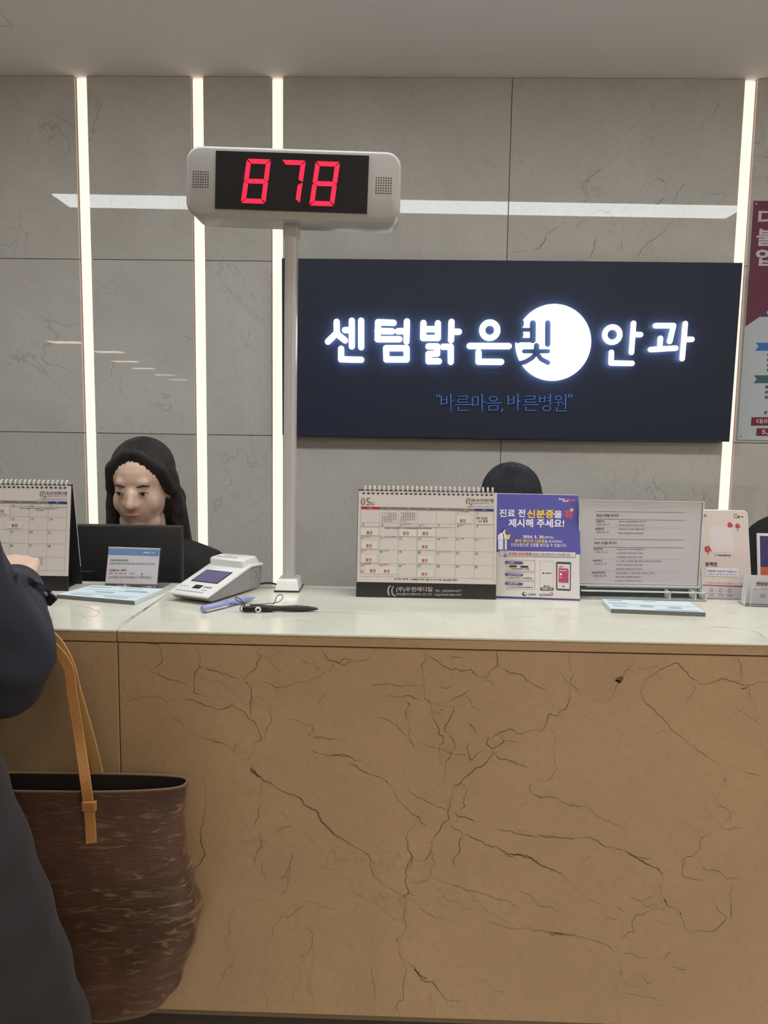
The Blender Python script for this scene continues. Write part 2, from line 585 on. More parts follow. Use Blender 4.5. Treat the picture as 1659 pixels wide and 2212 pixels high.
def vein_mesh(lines, plane_y, seed=3, proud=0.00025, kx=1.0):
    """jagged hair-line cracks laid on a marble face; lines = (pixel polyline, width in pixels)"""
    r = random.Random(seed)
    mb = MB()
    for pts, w in lines:
        P = [at(px, py, plane_y) for px, py in pts]
        P = [(p.x, p.z) for p in P]
        mpp = plane_y / FPX
        for _ in range(4):
            Q = [P[0]]
            for a, b in zip(P[:-1], P[1:]):
                L = math.hypot(b[0] - a[0], b[1] - a[1])
                if L > 2.5 * mpp:
                    k = r.gauss(0, 0.10) * L
                    Q.append(((a[0] + b[0]) / 2 - (b[1] - a[1]) / L * k, (a[1] + b[1]) / 2 + (b[0] - a[0]) / L * k))
                Q.append(b)
            P = Q
        n = len(P)
        W = []
        cur = 1.0
        for i in range(n):
            cur = min(1.5, max(0.35, cur + r.uniform(-0.28, 0.28)))
            W.append(cur * min(1.0, 0.25 + 4.0 * min(i, n - 1 - i) / n) * w * mpp * 0.5 * kx)
        L_, R_ = [], []
        for i in range(n):
            a, b = P[max(i - 1, 0)], P[min(i + 1, n - 1)]
            dx, dz = b[0] - a[0], b[1] - a[1]
            l = math.hypot(dx, dz) or 1
            L_.append((P[i][0] - dz / l * W[i], plane_y - proud, P[i][1] + dx / l * W[i]))
            R_.append((P[i][0] + dz / l * W[i], plane_y - proud, P[i][1] - dx / l * W[i]))
        mb.add(L_ + R_, [(n + i, n + i + 1, i + 1, i) for i in range(n - 1)])
    return mb

def crop(ox, oy, s, items):
    return [([(ox + x / s, oy + y / s) for x, y in p], w / s) for p, w in items]

wv = crop(1060, 150, 2.77, [
    ([(430, 945), (350, 980), (320, 1030), (270, 1080)], 6), ([(660, 590), (600, 640), (555, 675)], 3),
    ([(1040, 770), (985, 810)], 5), ([(915, 885), (905, 960), (885, 1010)], 4),
    ([(1085, 895), (1045, 965), (975, 1015), (900, 1085), (870, 1136)], 4), ([(635, 1000), (600, 1110), (590, 1136)], 5),
    ([(1370, 190), (1335, 285), (1220, 360)], 3), ([(880, 740), (940, 680), (1000, 650), (1050, 690), (1055, 760), (1000, 800)], 3),
    ([(110, 1085), (200, 1085), (280, 1065)], 3), ([(790, 1020), (785, 1085)], 3), ([(1180, 670), (1110, 770), (1085, 800)], 3),
    ([(585, 900), (500, 965)], 4), ([(120, 770), (240, 760), (400, 725), (440, 715)], 2), ([(1260, 770), (1370, 745), (1450, 745)], 3),
    ([(560, 830), (700, 850), (730, 890), (650, 990)], 2)])
wv += crop(130, 720, 5.53, [
    ([(540, 1160), (600, 1180), (720, 1125)], 4), ([(460, 1105), (540, 1160)], 4), ([(620, 260), (635, 370), (610, 460), (640, 580)], 3),
    ([(940, 1105), (1070, 1090)], 3), ([(960, 660), (1100, 720)], 3), ([(860, 1040), (750, 990)], 3), ([(850, 1120), (870, 1050)], 4),
    ([(1480, 30), (1580, 70)], 4), ([(1310, 1010), (1230, 1050), (1200, 1090)], 3)])
vo = vein_mesh(wv, YW, 5).build('marble_vein', M_WVEIN, wall, fix=False)
vo['kind'] = 'stuff'

# vertical light strips let into the marble
snames = ['leftmost glowing vertical light strip in the marble wall', 'second glowing light strip from the left, running behind the number display',
          'glowing light strip directly beside the display pole and the black sign', 'rightmost glowing light strip between the black sign and the poster']
for x, lab in zip(STRIPS, snames):
    t = thing('led_strip_light', lab, 'light strip', (x, YW + 0.02, 0.0), group='vertical light strips in the back wall')
    mb = MB().box(-SW + .0005, SW - .0005, 0.004, 0.0098, 0.02, ZC - 0.001)
    mb.build('channel', M_ALU, t)
    MB().box(-SW, -SW + 0.0025, -0.008, 0.004, 0.02, ZC - 0.002).build('channel_side', M_ALU, t)
    MB().box(SW - 0.0025, SW, -0.008, 0.004, 0.02, ZC - 0.002).build('channel_side', M_ALU, t)
    MB().box(-SW + 0.0025, SW - 0.0025, -0.009, 0.004, 0.02, ZC - 0.004).build('diffuser', M_STRIP, t, bevel=0.002, seg=2)

# long linear fixture in the ceiling over the counter (mirrored in the wall)
t = thing('linear_ceiling_light', 'long white linear ceiling light above the reception counter', 'ceiling light', (-0.05, 1.30, ZC), (0, 0, math.radians(-1.9)))
MB().box(-1.91, 1.91, -0.135, 0.135, -0.006, -0.0005).build('frame', M_WHITE_PL, t)
MB().box(-1.9, 1.9, -0.125, 0.125, -0.011, -0.006).build('diffuser', M_LINEAR, t)

# warm square panels added as fill behind the viewer, then the hall's far row
pos = [(0.35, -1.1), (1.3, -1.1), (0.35, -3.2), (1.3, -3.2), (0.8, -5.6), (2.2, -1.1), (2.2, -3.2), (-5.45, -6.8), (-5.4, -8.5), (-5.9, -10.8), (-6.25, -13.0), (-6.55, -15.6), (-6.9, -18.1)]
for i, (x, y) in enumerate(pos):
    far = i >= 7
    lab = ('%s warm linear ceiling light of the row down the long hall' % ['nearest', 'second', 'third', 'fourth', 'fifth', 'farthest'][i - 7]) if far else \
        ('added warm square fill panel, %s' % ['nearest behind the viewer', 'right of the nearest one', 'in the second row behind the viewer', 'in the middle of the second row', 'in the third row behind the viewer', 'close to the right wall in the first row', 'close to the right wall in the second row'][i])
    t = thing('hall_and_fill_light', lab, 'ceiling light', (x, y, ZC), group='warm ceiling lights of the waiting hall')
    wx, wy = (0.26, 0.16) if far else (0.3, 0.3)
    MB().box(-wx - .02, wx + .02, -wy - .02, wy + .02, -0.012, -0.0005).build('frame', M_WHITE_PL, t, bevel=0.002)
    MB().box(-wx, wx, -wy, wy, -0.015, -0.012).build('diffuser', M_PANELLIGHT, t)

# access hatch in the ceiling, top left of the view
t = thing('ceiling_hatch', 'square access hatch in the ceiling at the upper left corner', 'hatch', (-1.46, 2.375, ZC))
h = 0.235
MB().box(-h, h, -h, -h + .022, -0.004, -0.0003).box(-h, h, h - .022, h, -0.004, -0.0003).box(-h, -h + .022, -h + .022, h - .022, -0.004, -0.0003).box(h - .022, h, -h + .022, h - .022, -0.004, -0.0003).build('frame', M_CEIL, t, bevel=0.001)
h -= 0.0245
MB().box(-h, h, -h, h, -0.003, -0.0003).build('door', M_CEIL, t, bevel=0.001)

# ------------------------------------------------------------------ reception counter
YF, ZT, YR = 1.15, 1.10, 1.50
counter = thing('reception_counter', 'reception counter clad in tan veined marble, warm light tinted into it, with a cream marble top', 'counter', (0.1, 1.3, 0))
def cpart(mb, name, m, **k):
    return wchild(mb.build(name, m, None, **k), counter)
xs = [-1.64, -0.4285, 0.775, 1.97]
slabs = [(-1.64, -0.4308), (-0.4288, 1.97)]
for a, b in slabs:
    cpart(MB().box(a, b, YF, YR, ZT - 0.0050, ZT), 'top_slab', M_TOP, bevel=0.0022, seg=2)
    cpart(MB().box(a, b, YF, YF + 0.02, ZT - 0.0185, ZT - 0.0052), 'fascia', M_PANEL, bevel=0.0006, seg=1)  # front edge of the top, browned in colour for the warm dim light
for a, b in zip(xs[:-1], xs[1:]):
    cpart(MB().box(a + 0.0008, b - 0.0008, YF, YF + 0.02, 0.4805, 1.0795), 'marble_panel', M_PANEL, bevel=0.001, seg=1)
cpart(MB().box(-1.63, 1.96, YF + 0.021, YR - 0.01, 0.4805, ZT - 0.0052), 'body', M_BLACK)
cpart(MB().box(-1.63, 1.96, YF + 0.045, YF + 0.12, 0.437, 0.4800), 'recessed_rail', mat('bronze_rail', (0.22, 0.16, 0.095), 0.5))
cpart(MB().box(-1.63, 1.96, YF + 0.13, YR - 0.02, 0.0, 0.4800), 'plinth', mat('dark_plinth', (0.05, 0.042, 0.034), 0.6))
# staff side desk behind the raised counter
desk = thing('staff_desk', 'low laminate desk on the staff side behind the marble counter', 'desk', (0.16, 1.76, 0))
M_LAM = mat('desk_laminate', (0.55, 0.52, 0.47), 0.5)
wchild(MB().box(-1.63, 1.96, YR + 0.002, 1.94, 0.71, 0.74).build('desk_top', M_LAM, None, bevel=0.002), desk)
for x in (-1.6, -0.2, 0.85, 1.9):
    wchild(MB().box(x - 0.015, x + 0.015, YR + 0.01, 1.66, 0, 0.71).build('desk_support', M_LAM, None), desk)

veins = []
veins += crop(260, 1380, 3.318, [
    ([(955, 35), (1012, 125), (980, 165), (965, 215), (900, 275), (890, 295), (938, 350), (930, 470), (925, 560)], 6),
    ([(1155, 35), (1162, 90), (1080, 130), (1015, 128)], 4), ([(600, 212), (700, 232), (845, 278)], 5),
    ([(475, 38), (545, 70), (575, 130), (580, 205), (530, 270), (525, 380), (570, 400), (640, 415)], 4),
    ([(270, 45), (300, 130), (290, 175), (240, 215)], 4), ([(190, 205), (280, 255), (400, 300), (475, 325)], 4),
    ([(0, 525), (80, 440), (170, 415), (270, 412), (410, 440)], 3),
    ([(430, 445), (460, 430), (510, 440), (600, 480), (700, 510), (790, 475), (880, 520), (920, 570), (960, 590), (1000, 680), (1010, 720), (960, 750), (950, 820), (900, 880)], 5),
    ([(0, 300), (30, 370), (70, 420), (75, 440)], 3), ([(545, 695), (620, 720), (700, 742), (780, 775), (830, 810), (900, 870)], 6),
    ([(885, 720), (830, 760), (815, 800)], 4),
    ([(935, 900), (980, 975), (1080, 1035), (1160, 1090), (1240, 1115), (1290, 1140), (1330, 1200), (1430, 1280), (1480, 1350), (1550, 1410), (1659, 1480)], 9),
    ([(935, 920), (960, 960), (1000, 995)], 14),
    ([(1110, 535), (1200, 575), (1300, 600), (1370, 620), (1390, 650), (1345, 690), (1460, 715), (1560, 720)], 4),
    ([(1380, 703), (1460, 713), (1560, 722)], 6),
    ([(1000, 415), (1085, 485), (1085, 590), (1050, 640), (1040, 700), (1010, 740)], 3), ([(1365, 795), (1440, 825), (1560, 835), (1659, 850)], 7),
    ([(930, 325), (1050, 318), (1180, 345), (1300, 310), (1400, 280), (1470, 235)], 4), ([(1280, 145), (1380, 175), (1410, 210), (1450, 228)], 3),
    ([(1535, 165), (1520, 200), (1490, 235)], 4), ([(1440, 85), (1480, 135), (1550, 165), (1659, 150)], 4),
    ([(580, 940), (615, 1080), (612, 1200), (600, 1330), (572, 1390), (582, 1470), (605, 1520), (590, 1580), (530, 1650)], 4),
    ([(1010, 1000), (1010, 1080), (1000, 1100), (1020, 1140)], 3), ([(860, 1095), (970, 1095)], 3), ([(1020, 1180), (990, 1260), (950, 1350)], 3),
    ([(995, 1390), (1005, 1500), (970, 1570), (960, 1630)], 3), ([(1130, 1210), (1220, 1300), (1225, 1340), (1110, 1410)], 3),
    ([(1500, 370), (1430, 440), (1410, 470)], 3), ([(245, 415), (260, 500), (290, 570), (430, 590), (470, 660)], 2), ([(180, 30), (260, 40), (350, 25)], 5)])
veins += crop(700, 1380, 3.318, [
    ([(400, 50), (340, 110)], 5), ([(0, 140), (90, 165), (200, 150), (330, 125)], 4),
    ([(550, 60), (640, 70), (730, 108), (695, 190), (720, 300), (700, 335), (720, 380), (720, 430), (770, 480), (800, 600), (820, 680), (855, 695), (855, 745), (825, 760), (830, 850), (870, 920)], 5),
    ([(730, 108), (800, 150), (870, 200), (940, 215), (1040, 220), (1110, 270), (1160, 275)], 5),
    ([(1245, 68), (1240, 130), (1248, 185), (1185, 240), (1160, 275), (1150, 290), (1210, 320), (1205, 400)], 5),
    ([(1248, 190), (1340, 245), (1450, 300), (1550, 350), (1610, 390)], 5), ([(305, 320), (420, 325), (500, 332), (600, 320), (615, 330), (690, 335)], 4),
    ([(430, 415), (520, 415), (600, 405), (690, 428)], 5), ([(780, 310), (850, 350), (930, 330)], 4),
    ([(740, 455), (900, 485), (930, 490), (910, 560), (870, 620), (860, 660), (920, 710), (935, 750), (910, 800), (905, 850), (870, 900), (855, 970), (875, 1040), (870, 1080)], 5),
    ([(1050, 355), (970, 410), (920, 440), (835, 455)], 4), ([(970, 415), (1060, 480), (1130, 540)], 3), ([(570, 430), (620, 470), (595, 580), (605, 720), (650, 790)], 4),
    ([(370, 560), (460, 585), (560, 665), (600, 695)], 3), ([(660, 755), (780, 775), (910, 815), (960, 825), (1060, 880)], 4),
    ([(1640, 540), (1610, 540), (1590, 610), (1560, 660), (1440, 675), (1330, 645), (1240, 690), (1190, 720)], 5),
    ([(1270, 680), (1290, 730), (1250, 770), (1200, 785), (1160, 750), (1180, 700), (1130, 720)], 5), ([(1210, 820), (1350, 880), (1465, 922)], 6),
    ([(1205, 785), (1205, 830), (1130, 915), (1090, 925), (980, 1030), (920, 1075)], 6), ([(980, 1035), (1020, 1080), (1010, 1200), (970, 1225)], 4),
    ([(0, 828), (100, 835), (180, 845), (260, 870), (350, 940), (370, 960)], 5), ([(170, 900), (320, 970), (390, 985), (460, 1035), (515, 1075)], 8),
    ([(595, 1078), (660, 1130), (740, 1170), (800, 1200), (900, 1235)], 5), ([(490, 1090), (530, 1160), (600, 1215), (680, 1275), (690, 1310), (740, 1345)], 5),
    ([(920, 1080), (905, 1180), (900, 1290), (840, 1345), (770, 1450), (770, 1520), (730, 1580), (640, 1585)], 5),
    ([(670, 1290), (600, 1390), (600, 1460), (635, 1560), (630, 1600), (595, 1659)], 4),
    ([(905, 1310), (950, 1370), (1000, 1405), (1100, 1440), (1230, 1485), (1280, 1520), (1400, 1550), (1500, 1580), (1560, 1625), (1659, 1655)], 7),
    ([(930, 1235), (1010, 1275), (1090, 1305)], 6), ([(1240, 1355), (1340, 1375), (1480, 1415), (1550, 1408), (1659, 1420)], 6), ([(1370, 1360), (1470, 1362)], 4),
    ([(1485, 1110), (1610, 1130), (1659, 1150)], 6), ([(1485, 1110), (1470, 1070), (1495, 1040)], 3), ([(1480, 1150), (1400, 1220), (1390, 1280), (1410, 1310)], 3),
    ([(1300, 735), (1385, 745)], 4), ([(985, 1415), (980, 1500), (930, 1570), (945, 1640)], 3), ([(790, 530), (845, 533)], 4), ([(825, 508), (858, 508)], 4),
    ([(1040, 600), (1080, 650), (1100, 690)], 4), ([(1050, 740), (1030, 800), (1060, 870), (1150, 800)], 4), ([(905, 125), (960, 130), (1000, 140)], 6)])
veins += crop(1159, 1380, 3.318, [
    ([(240, 95), (240, 180), (250, 230)], 4), ([(275, 225), (245, 320), (235, 430), (215, 500), (150, 550), (85, 540), (65, 620), (40, 660)], 6),
    ([(170, 235), (240, 320), (325, 395)], 4), ([(700, 180), (630, 240), (565, 340), (560, 390), (500, 450), (475, 490)], 5), ([(575, 310), (597, 290), (615, 270)], 34),
    ([(720, 185), (800, 205), (890, 205)], 3), ([(765, 295), (860, 240), (945, 195), (1020, 178), (1080, 240), (1130, 290), (1210, 328), (1280, 310), (1340, 285), (1440, 318), (1520, 330), (1659, 305)], 5),
    ([(1440, 115), (1470, 190), (1465, 280), (1440, 318)], 4),
    ([(770, 300), (745, 380), (790, 470), (870, 545), (920, 590), (960, 640), (1010, 680), (1080, 735), (1160, 810), (1230, 850), (1290, 900)], 4),
    ([(1140, 330), (1120, 390), (1075, 440), (1065, 490)], 3), ([(1400, 475), (1480, 530), (1560, 585), (1630, 610)], 3), ([(1530, 350), (1530, 410), (1570, 480), (1565, 520)], 3),
    ([(100, 635), (130, 690), (120, 800), (125, 880), (150, 930), (90, 1010), (0, 1000)], 3),
    ([(0, 1120), (90, 1135), (170, 1165), (270, 1190), (360, 1205), (400, 1230), (470, 1290), (560, 1330), (620, 1360), (620, 1415)], 4),
    ([(0, 1408), (150, 1425), (330, 1425), (440, 1445), (480, 1485), (600, 1510), (700, 1560), (800, 1620), (880, 1650)], 7),
    ([(640, 1525), (720, 1565), (820, 1575)], 5), ([(1040, 1659), (1050, 1575), (1130, 1545), (1180, 1440), (1250, 1380)], 3), ([(1310, 1340), (1400, 1355), (1500, 1350)], 4),
    ([(1320, 1080), (1300, 1190), (1380, 1230), (1390, 1290), (1310, 1335)], 3), ([(1480, 950), (1560, 970), (1615, 990)], 4), ([(1345, 990), (1358, 1050)], 4),
    ([(600, 715), (625, 685)], 4), ([(850, 695), (900, 655), (960, 650)], 3), ([(310, 1630), (400, 1540)], 3), ([(1460, 360), (1520, 345)], 7)])
veins += crop(380, 1780, 3.687, [
    ([(200, 60), (205, 170), (230, 220), (150, 340), (105, 440)], 3), ([(670, 60), (675, 190), (630, 240), (615, 330)], 3), ([(700, 310), (715, 440)], 4),
    ([(960, 200), (910, 310), (900, 360), (820, 460)], 4), ([(905, 350), (890, 500), (830, 575)], 3),
    ([(740, 595), (640, 600), (500, 635), (420, 760), (440, 860), (395, 920), (460, 1040), (460, 1110), (380, 1210), (280, 1370)], 3),
    ([(1040, 610), (1100, 625), (1290, 690)], 4), ([(1040, 620), (950, 690), (890, 745), (835, 735), (770, 890), (690, 1090)], 4),
    ([(1010, 810), (1095, 880), (1075, 990), (1030, 1040), (940, 1060)], 3), ([(730, 1155), (680, 1275), (730, 1390), (740, 1480)], 3),
    ([(1050, 1140), (975, 1190), (940, 1340), (910, 1440)], 3), ([(1545, 1070), (1560, 1190), (1565, 1440)], 3),
    ([(1190, 0), (1250, 70), (1370, 155), (1480, 210), (1540, 265), (1580, 315)], 8)])
veins += crop(800, 1780, 3.687, [
    ([(0, 270), (10, 370), (70, 460), (185, 525), (270, 570), (370, 568)], 6),
    ([(300, 50), (300, 170), (335, 270), (280, 390), (285, 480), (300, 550), (270, 570), (280, 650), (265, 740), (280, 840), (205, 930), (245, 1070), (330, 1130), (400, 1215), (500, 1255), (550, 1330), (610, 1410), (690, 1400), (745, 1425)], 7),
    ([(340, 1150), (400, 1200), (450, 1240)], 8), ([(505, 230), (510, 300), (480, 420), (320, 475)], 4), ([(735, 100), (710, 210), (670, 260), (690, 380)], 3),
    ([(1050, 215), (1160, 240), (1200, 250), (1280, 270), (1340, 320), (1520, 390), (1659, 560)], 6),
    ([(490, 420), (600, 465), (700, 495), (800, 530), (950, 570), (1040, 605), (1150, 655), (1220, 690)], 5),
    ([(525, 500), (570, 560), (680, 615), (830, 680)], 6), ([(790, 535), (830, 610), (920, 680), (1040, 750), (1120, 835)], 5), ([(380, 650), (420, 685), (520, 745), (660, 775)], 4),
    ([(940, 760), (1040, 805), (1270, 825), (1400, 860), (1500, 875), (1659, 890)], 6), ([(1430, 860), (1500, 870), (1540, 890)], 9),
    ([(270, 1110), (260, 1300), (265, 1400), (230, 1520)], 4), ([(490, 1330), (500, 1450), (520, 1540)], 3), ([(640, 1440), (770, 1470), (775, 1530)], 3),
    ([(820, 1230), (1000, 1320), (1110, 1365)], 3), ([(1030, 500), (1140, 525), (1300, 590), (1440, 660), (1560, 720)], 3)])
veins += crop(1210, 1780, 3.695, [
    ([(620, 265), (680, 315), (770, 350), (820, 410), (800, 480), (830, 600), (850, 650), (960, 715), (990, 790), (1030, 860)], 5), ([(830, 600), (850, 640)], 12),
    ([(975, 280), (970, 380), (985, 420), (1180, 450)], 3), ([(985, 275), (1100, 285), (1200, 370), (1280, 385), (1340, 440), (1440, 430)], 4), ([(1390, 490), (1365, 660), (1385, 780)], 4),
    ([(1220, 610), (1260, 690), (1330, 750), (1260, 830), (1180, 860), (1090, 845), (1030, 865), (1030, 910), (1055, 870)], 4), ([(540, 570), (620, 605), (700, 660), (790, 660)], 4),
    ([(740, 670), (700, 700), (600, 725), (570, 790), (590, 860), (460, 915)], 4), ([(640, 600), (740, 575)], 4), ([(210, 600), (340, 650)], 6), ([(455, 655), (520, 700)], 6),
    ([(360, 740), (460, 760)], 4), ([(0, 870), (110, 885), (220, 920), (370, 960), (440, 1010)], 7), ([(500, 1035), (620, 1065), (700, 1070)], 4),
    ([(490, 1080), (480, 1200), (440, 1330), (460, 1420), (470, 1590)], 3), ([(650, 1195), (725, 1285)], 4), ([(880, 1130), (1000, 1160)], 4),
    ([(460, 1360), (640, 1370), (740, 1390), (860, 1420)], 3), ([(890, 1020), (830, 1090)], 4), ([(955, 705), (970, 720)], 9)])
vo = wchild(vein_mesh(veins, YF, 11, kx=0.92).build('marble_vein', M_VEIN, None, fix=False), counter)
vo['kind'] = 'stuff'
vo['label'] = 'dark brown crack-like veins'
# crack and chipped joint on the worktop
mb = MB()
r_ = random.Random(4)
for pts, w in (([(255, 1354), (275, 1340), (298, 1324), (324, 1308), (345, 1294)], 1.3), ([(283, 1335), (290, 1331)], 4.0), ([(310, 1317), (323, 1309)], 4.5),
               ([(165, 1308), (190, 1312), (215, 1322), (200, 1335)], 1.0), ([(1530, 1352), (1560, 1355), (1600, 1358)], 1.5), ([(1620, 1362), (1640, 1368), (1652, 1381)], 1.5),
               ([(640, 1330), (700, 1322), (780, 1325), (860, 1330)], 0.8), ([(900, 1312), (980, 1318), (1050, 1312)], 0.7), ([(1100, 1335), (1180, 1330), (1280, 1340)], 0.7),
               ([(600, 1345), (650, 1340), (690, 1348)], 0.7), ([(690, 1285), (740, 1290), (765, 1284)], 0.8)):
    P = [atz(a, b, ZT) for a, b in pts]
    Q = [P[0]]
    for a, b in zip(P[:-1], P[1:]):
        for k in (1, 2, 3):
            q = a.lerp(b, k / 3)
            Q.append(q + (Vector((r_.uniform(-1, 1), r_.uniform(-1, 1), 0)) * 0.0015 if (k < 3 and w < 3) else Vector()))
    n = len(Q)
    A, B = [], []
    for i, q in enumerate(Q):
        d = (Q[min(i + 1, n - 1)] - Q[max(i - 1, 0)]).normalized()
        s = Vector((-d.y, d.x, 0)) * (w * 0.0004 * (0.4 + 0.6 * min(1, min(i, n - 1 - i) / 2)))
        A.append(q + s + Vector((0, 0, 0.0002))); B.append(q - s + Vector((0, 0, 0.0002)))
    mb.add(A + B, [(i, n + i, n + i + 1, i + 1) for i in range(n - 1)])
vo = wchild(mb.build('worktop_crack', mat('worktop_crack', (0.33, 0.27, 0.19), 0.6), None, fix=False), counter)
vo['kind'] = 'stuff'

# ------------------------------------------------------------------ wall sign
M_SIGN = mat('navy_sign_panel', (0.026, 0.034, 0.062), 0.5, spec=0.25, var=0.05, bscale=800, bump=0.03)
M_LETTER = mat('lit_letter_face', (0.9, 0.9, 0.9), 0.4, emit=(0.90, 0.96, 1.0), es=LETTER_L, var=0)
M_LSIDE = mat('letter_side', (0.55, 0.58, 0.62), 0.4, emit=(0.55, 0.68, 1.0), es=0.3, var=0)
M_LBACK = mat('added_letter_halo', (0.5, 0.5, 0.5), 0.4, emit=(0.50, 0.68, 1.0), es=8.0, var=0)  # glow added on the letter backs to imitate bloom around the letters
M_TAGLINE = mat('blue_tagline', (0.05, 0.13, 0.42), 0.4, emit=(0.12, 0.28, 0.85), es=0.22, var=0)
YS = 2.885
c0 = [at(611, 559.5, YS), at(1600, 569.5, YS), at(1571.5, 953.6, YS), at(609, 940.5, YS)]
sx0, sx1 = (c0[0].x + c0[3].x) / 2, (c0[1].x + c0[2].x) / 2 + 0.004
sz0, sz1 = (c0[2].z + c0[3].z) / 2, (c0[0].z + c0[1].z) / 2
sc = Vector(((sx0 + sx1) / 2, YS, sz0))
sign = thing('wall_sign', 'black rectangular wall sign with glowing white Korean letters', 'sign', sc, (math.radians(1.4), 0, 0))
hw, hh = (sx1 - sx0) / 2, sz1 - sz0
MB().box(-hw, hw, 0.0, 0.018, 0, hh).build('back_panel', M_SIGN, sign, bevel=0.0015)
for x in (-0.55, 0.55):
    MB().box(x - 0.03, x + 0.03, 0.018, 0.045, 0.10, hh - 0.10).build('wall_bracket', M_BLACK, sign)

LG = 0.016                                   # gap behind the letters
LD = 0.030                                   # letter depth
def sgn(px, py):
    p = at(px, py, YS - LD)
    return (p.x - sc.x, (p.z - sc.z))

def A_(x, y):
    return sgn(590 + x / 3.0722, 540 + y / 3.0722)

def B_(x, y):
    return sgn(1080 + x / 2.9625, 540 + y / 2.9625)

def capsule2d(a, b, w, n=9):
    d = math.atan2(b[1] - a[1], b[0] - a[0])
    P = []
    for c, s in ((b, -math.pi / 2), (a, math.pi / 2)):
        for i in range(n):
            t = d + s + math.pi * i / (n - 1)
            P.append((c[0] + w / 2 * math.cos(t), c[1] + w / 2 * math.sin(t)))
    return P

def letter(f, strokes, w, name='letter'):
    mb = MB()
    for k, st in enumerate(strokes):
        if st[0] == 'o':
            c = f(st[1], st[2]); e = f(st[1] + st[3], st[2])
            R = abs(e[0] - c[0]); n = 40
            for ro, ri in ((R + w / 2, R - w / 2),):
                vs = []
                for rr, yy in ((ro, -LD), (ri, -LD), (ro, -LG), (ri, -LG)):
                    vs += [(c[0] + rr * math.cos(2 * math.pi * i / n), yy, c[1] + rr * math.sin(2 * math.pi * i / n)) for i in range(n)]
                fs, ms = [], []
                base = len(mb.v)
                mb.v += vs
                for i in range(n):
                    j = (i + 1) % n
                    for q, m_ in (((i, n + i, n + j, j), 0), ((i, j, 2 * n + j, 2 * n + i), 1), ((n + i, 3 * n + i, 3 * n + j, n + j), 1), ((2 * n + i, 2 * n + j, 3 * n + j, 3 * n + i), 2)):
                        mb.f.append([base + z for z in q]); mb.m.append(m_)
        else:
            pts = [f(*p) for p in st]
            for a, b in zip(pts[:-1], pts[1:]):
                mb.prism_xz(capsule2d(a, b, w), -LD - 0.00005 * k, -LG, 0, 1, bmi=2)
    return mb

LW = 0.0215
letters = [
    (A_, [[(423, 478), (424, 550), (365, 608)], [(424, 556), (478, 600)], [(478, 532), (520, 532)], [(523, 470), (523, 640)], [(585, 470), (585, 645)], [(452, 655), (452, 725), (585, 728)]]),
    (A_, [[(800, 484), (697, 480), (694, 592), (838, 592)], [(693, 538), (790, 540)], [(828, 540), (886, 538)], [(888, 475), (885, 608)], [(750, 652), (886, 652), (886, 726), (752, 726), (750, 652)]]),
    (A_, [[(997, 485), (995, 584), (1092, 584), (1093, 487)], [(997, 526), (1092, 526)], [(1183, 478), (1180, 598)], [(1183, 543), (1232, 543)],
          [(1030, 640), (1088, 640), (1088, 688), (1031, 690), (1031, 738), (1100, 738)], [(1128, 642), (1178, 642), (1178, 742)]]),
    (A_, [('o', 1436, 533, 50), [(1303, 637), (1562, 638)], [(1362, 678), (1362, 741), (1512, 742)]]),
    (B_, [('o', 715, 542, 48), [(850, 470), (838, 655)], [(850, 542), (895, 542)], [(710, 655), (708, 723), (842, 725)]]),
    (B_, [[(990, 485), (1105, 485), (1082, 585)], [(1022, 565), (1018, 635)], [(960, 637), (1120, 628)], [(1180, 472), (1162, 695)], [(1183, 572), (1223, 572)]]),
]
for f, st in letters:
    letter(f, st, LW * (0.86 if f is B_ else 1.0)).build('letter', [M_LETTER, M_LSIDE, M_LBACK], sign)

# the bright disc with the syllable cut out of it
cc = B_(338, 593)
R = abs(B_(580, 593)[0] - cc[0])
n = 96
disc = MB().prism_xz([(cc[0] + R * math.cos(2 * math.pi * i / n), cc[1] + R * math.sin(2 * math.pi * i / n)) for i in range(n)], -LD, -LG, 0, 1).build('disc_tmp', [M_LETTER, M_LSIDE, M_LBACK])
W1 = 0.0200
cuts = [([(112, 455), (112, 578)], W1 * 1.1), ([(60, 470), (112, 470)], 0.045), ([(60, 540), (104, 540)], 0.05), ([(112, 511), (208, 511)], W1 * 0.72), ([(112, 577), (208, 577)], W1 * 0.82), ([(208, 470), (208, 577)], W1 * 1.12),
        ([(303, 468), (303, 602)], W1), ([(232, 612), (232, 648)], W1), ([(152, 648), (306, 648)], W1 * 0.78),
        ([(232, 655), (205, 690), (160, 716), (128, 724)], W1 * 0.85), ([(232, 658), (262, 698), (306, 721)], W1 * 0.85)]
for k, (p_, w_) in enumerate(cuts):
    for q, (a, b) in enumerate(zip(p_[:-1], p_[1:])):
        ct = MB().prism_xz(capsule2d(B_(*a), B_(*b), w_), -LD - 0.01, 0.01, 1, 1).build('cut', [M_LETTER, M_LSIDE, M_LBACK])
        bo = disc.modifiers.new('b', 'BOOLEAN'); bo.operation = 'DIFFERENCE'; bo.object = ct; bo.solver = 'EXACT'
        me = baked(disc)
        disc.modifiers.clear()
        disc.data = me
        bpy.data.objects.remove(ct)
me = disc.data
bpy.data.objects.remove(disc)
for p in me.polygons:
    p.material_index = 0 if p.normal.y < -0.9 else (2 if p.normal.y > 0.9 else 1)
o = bpy.data.objects.new('letter_disc', me); C.objects.link(o); o.parent = sign
o['label'] = 'bright white disc with a syllable cut out of it'

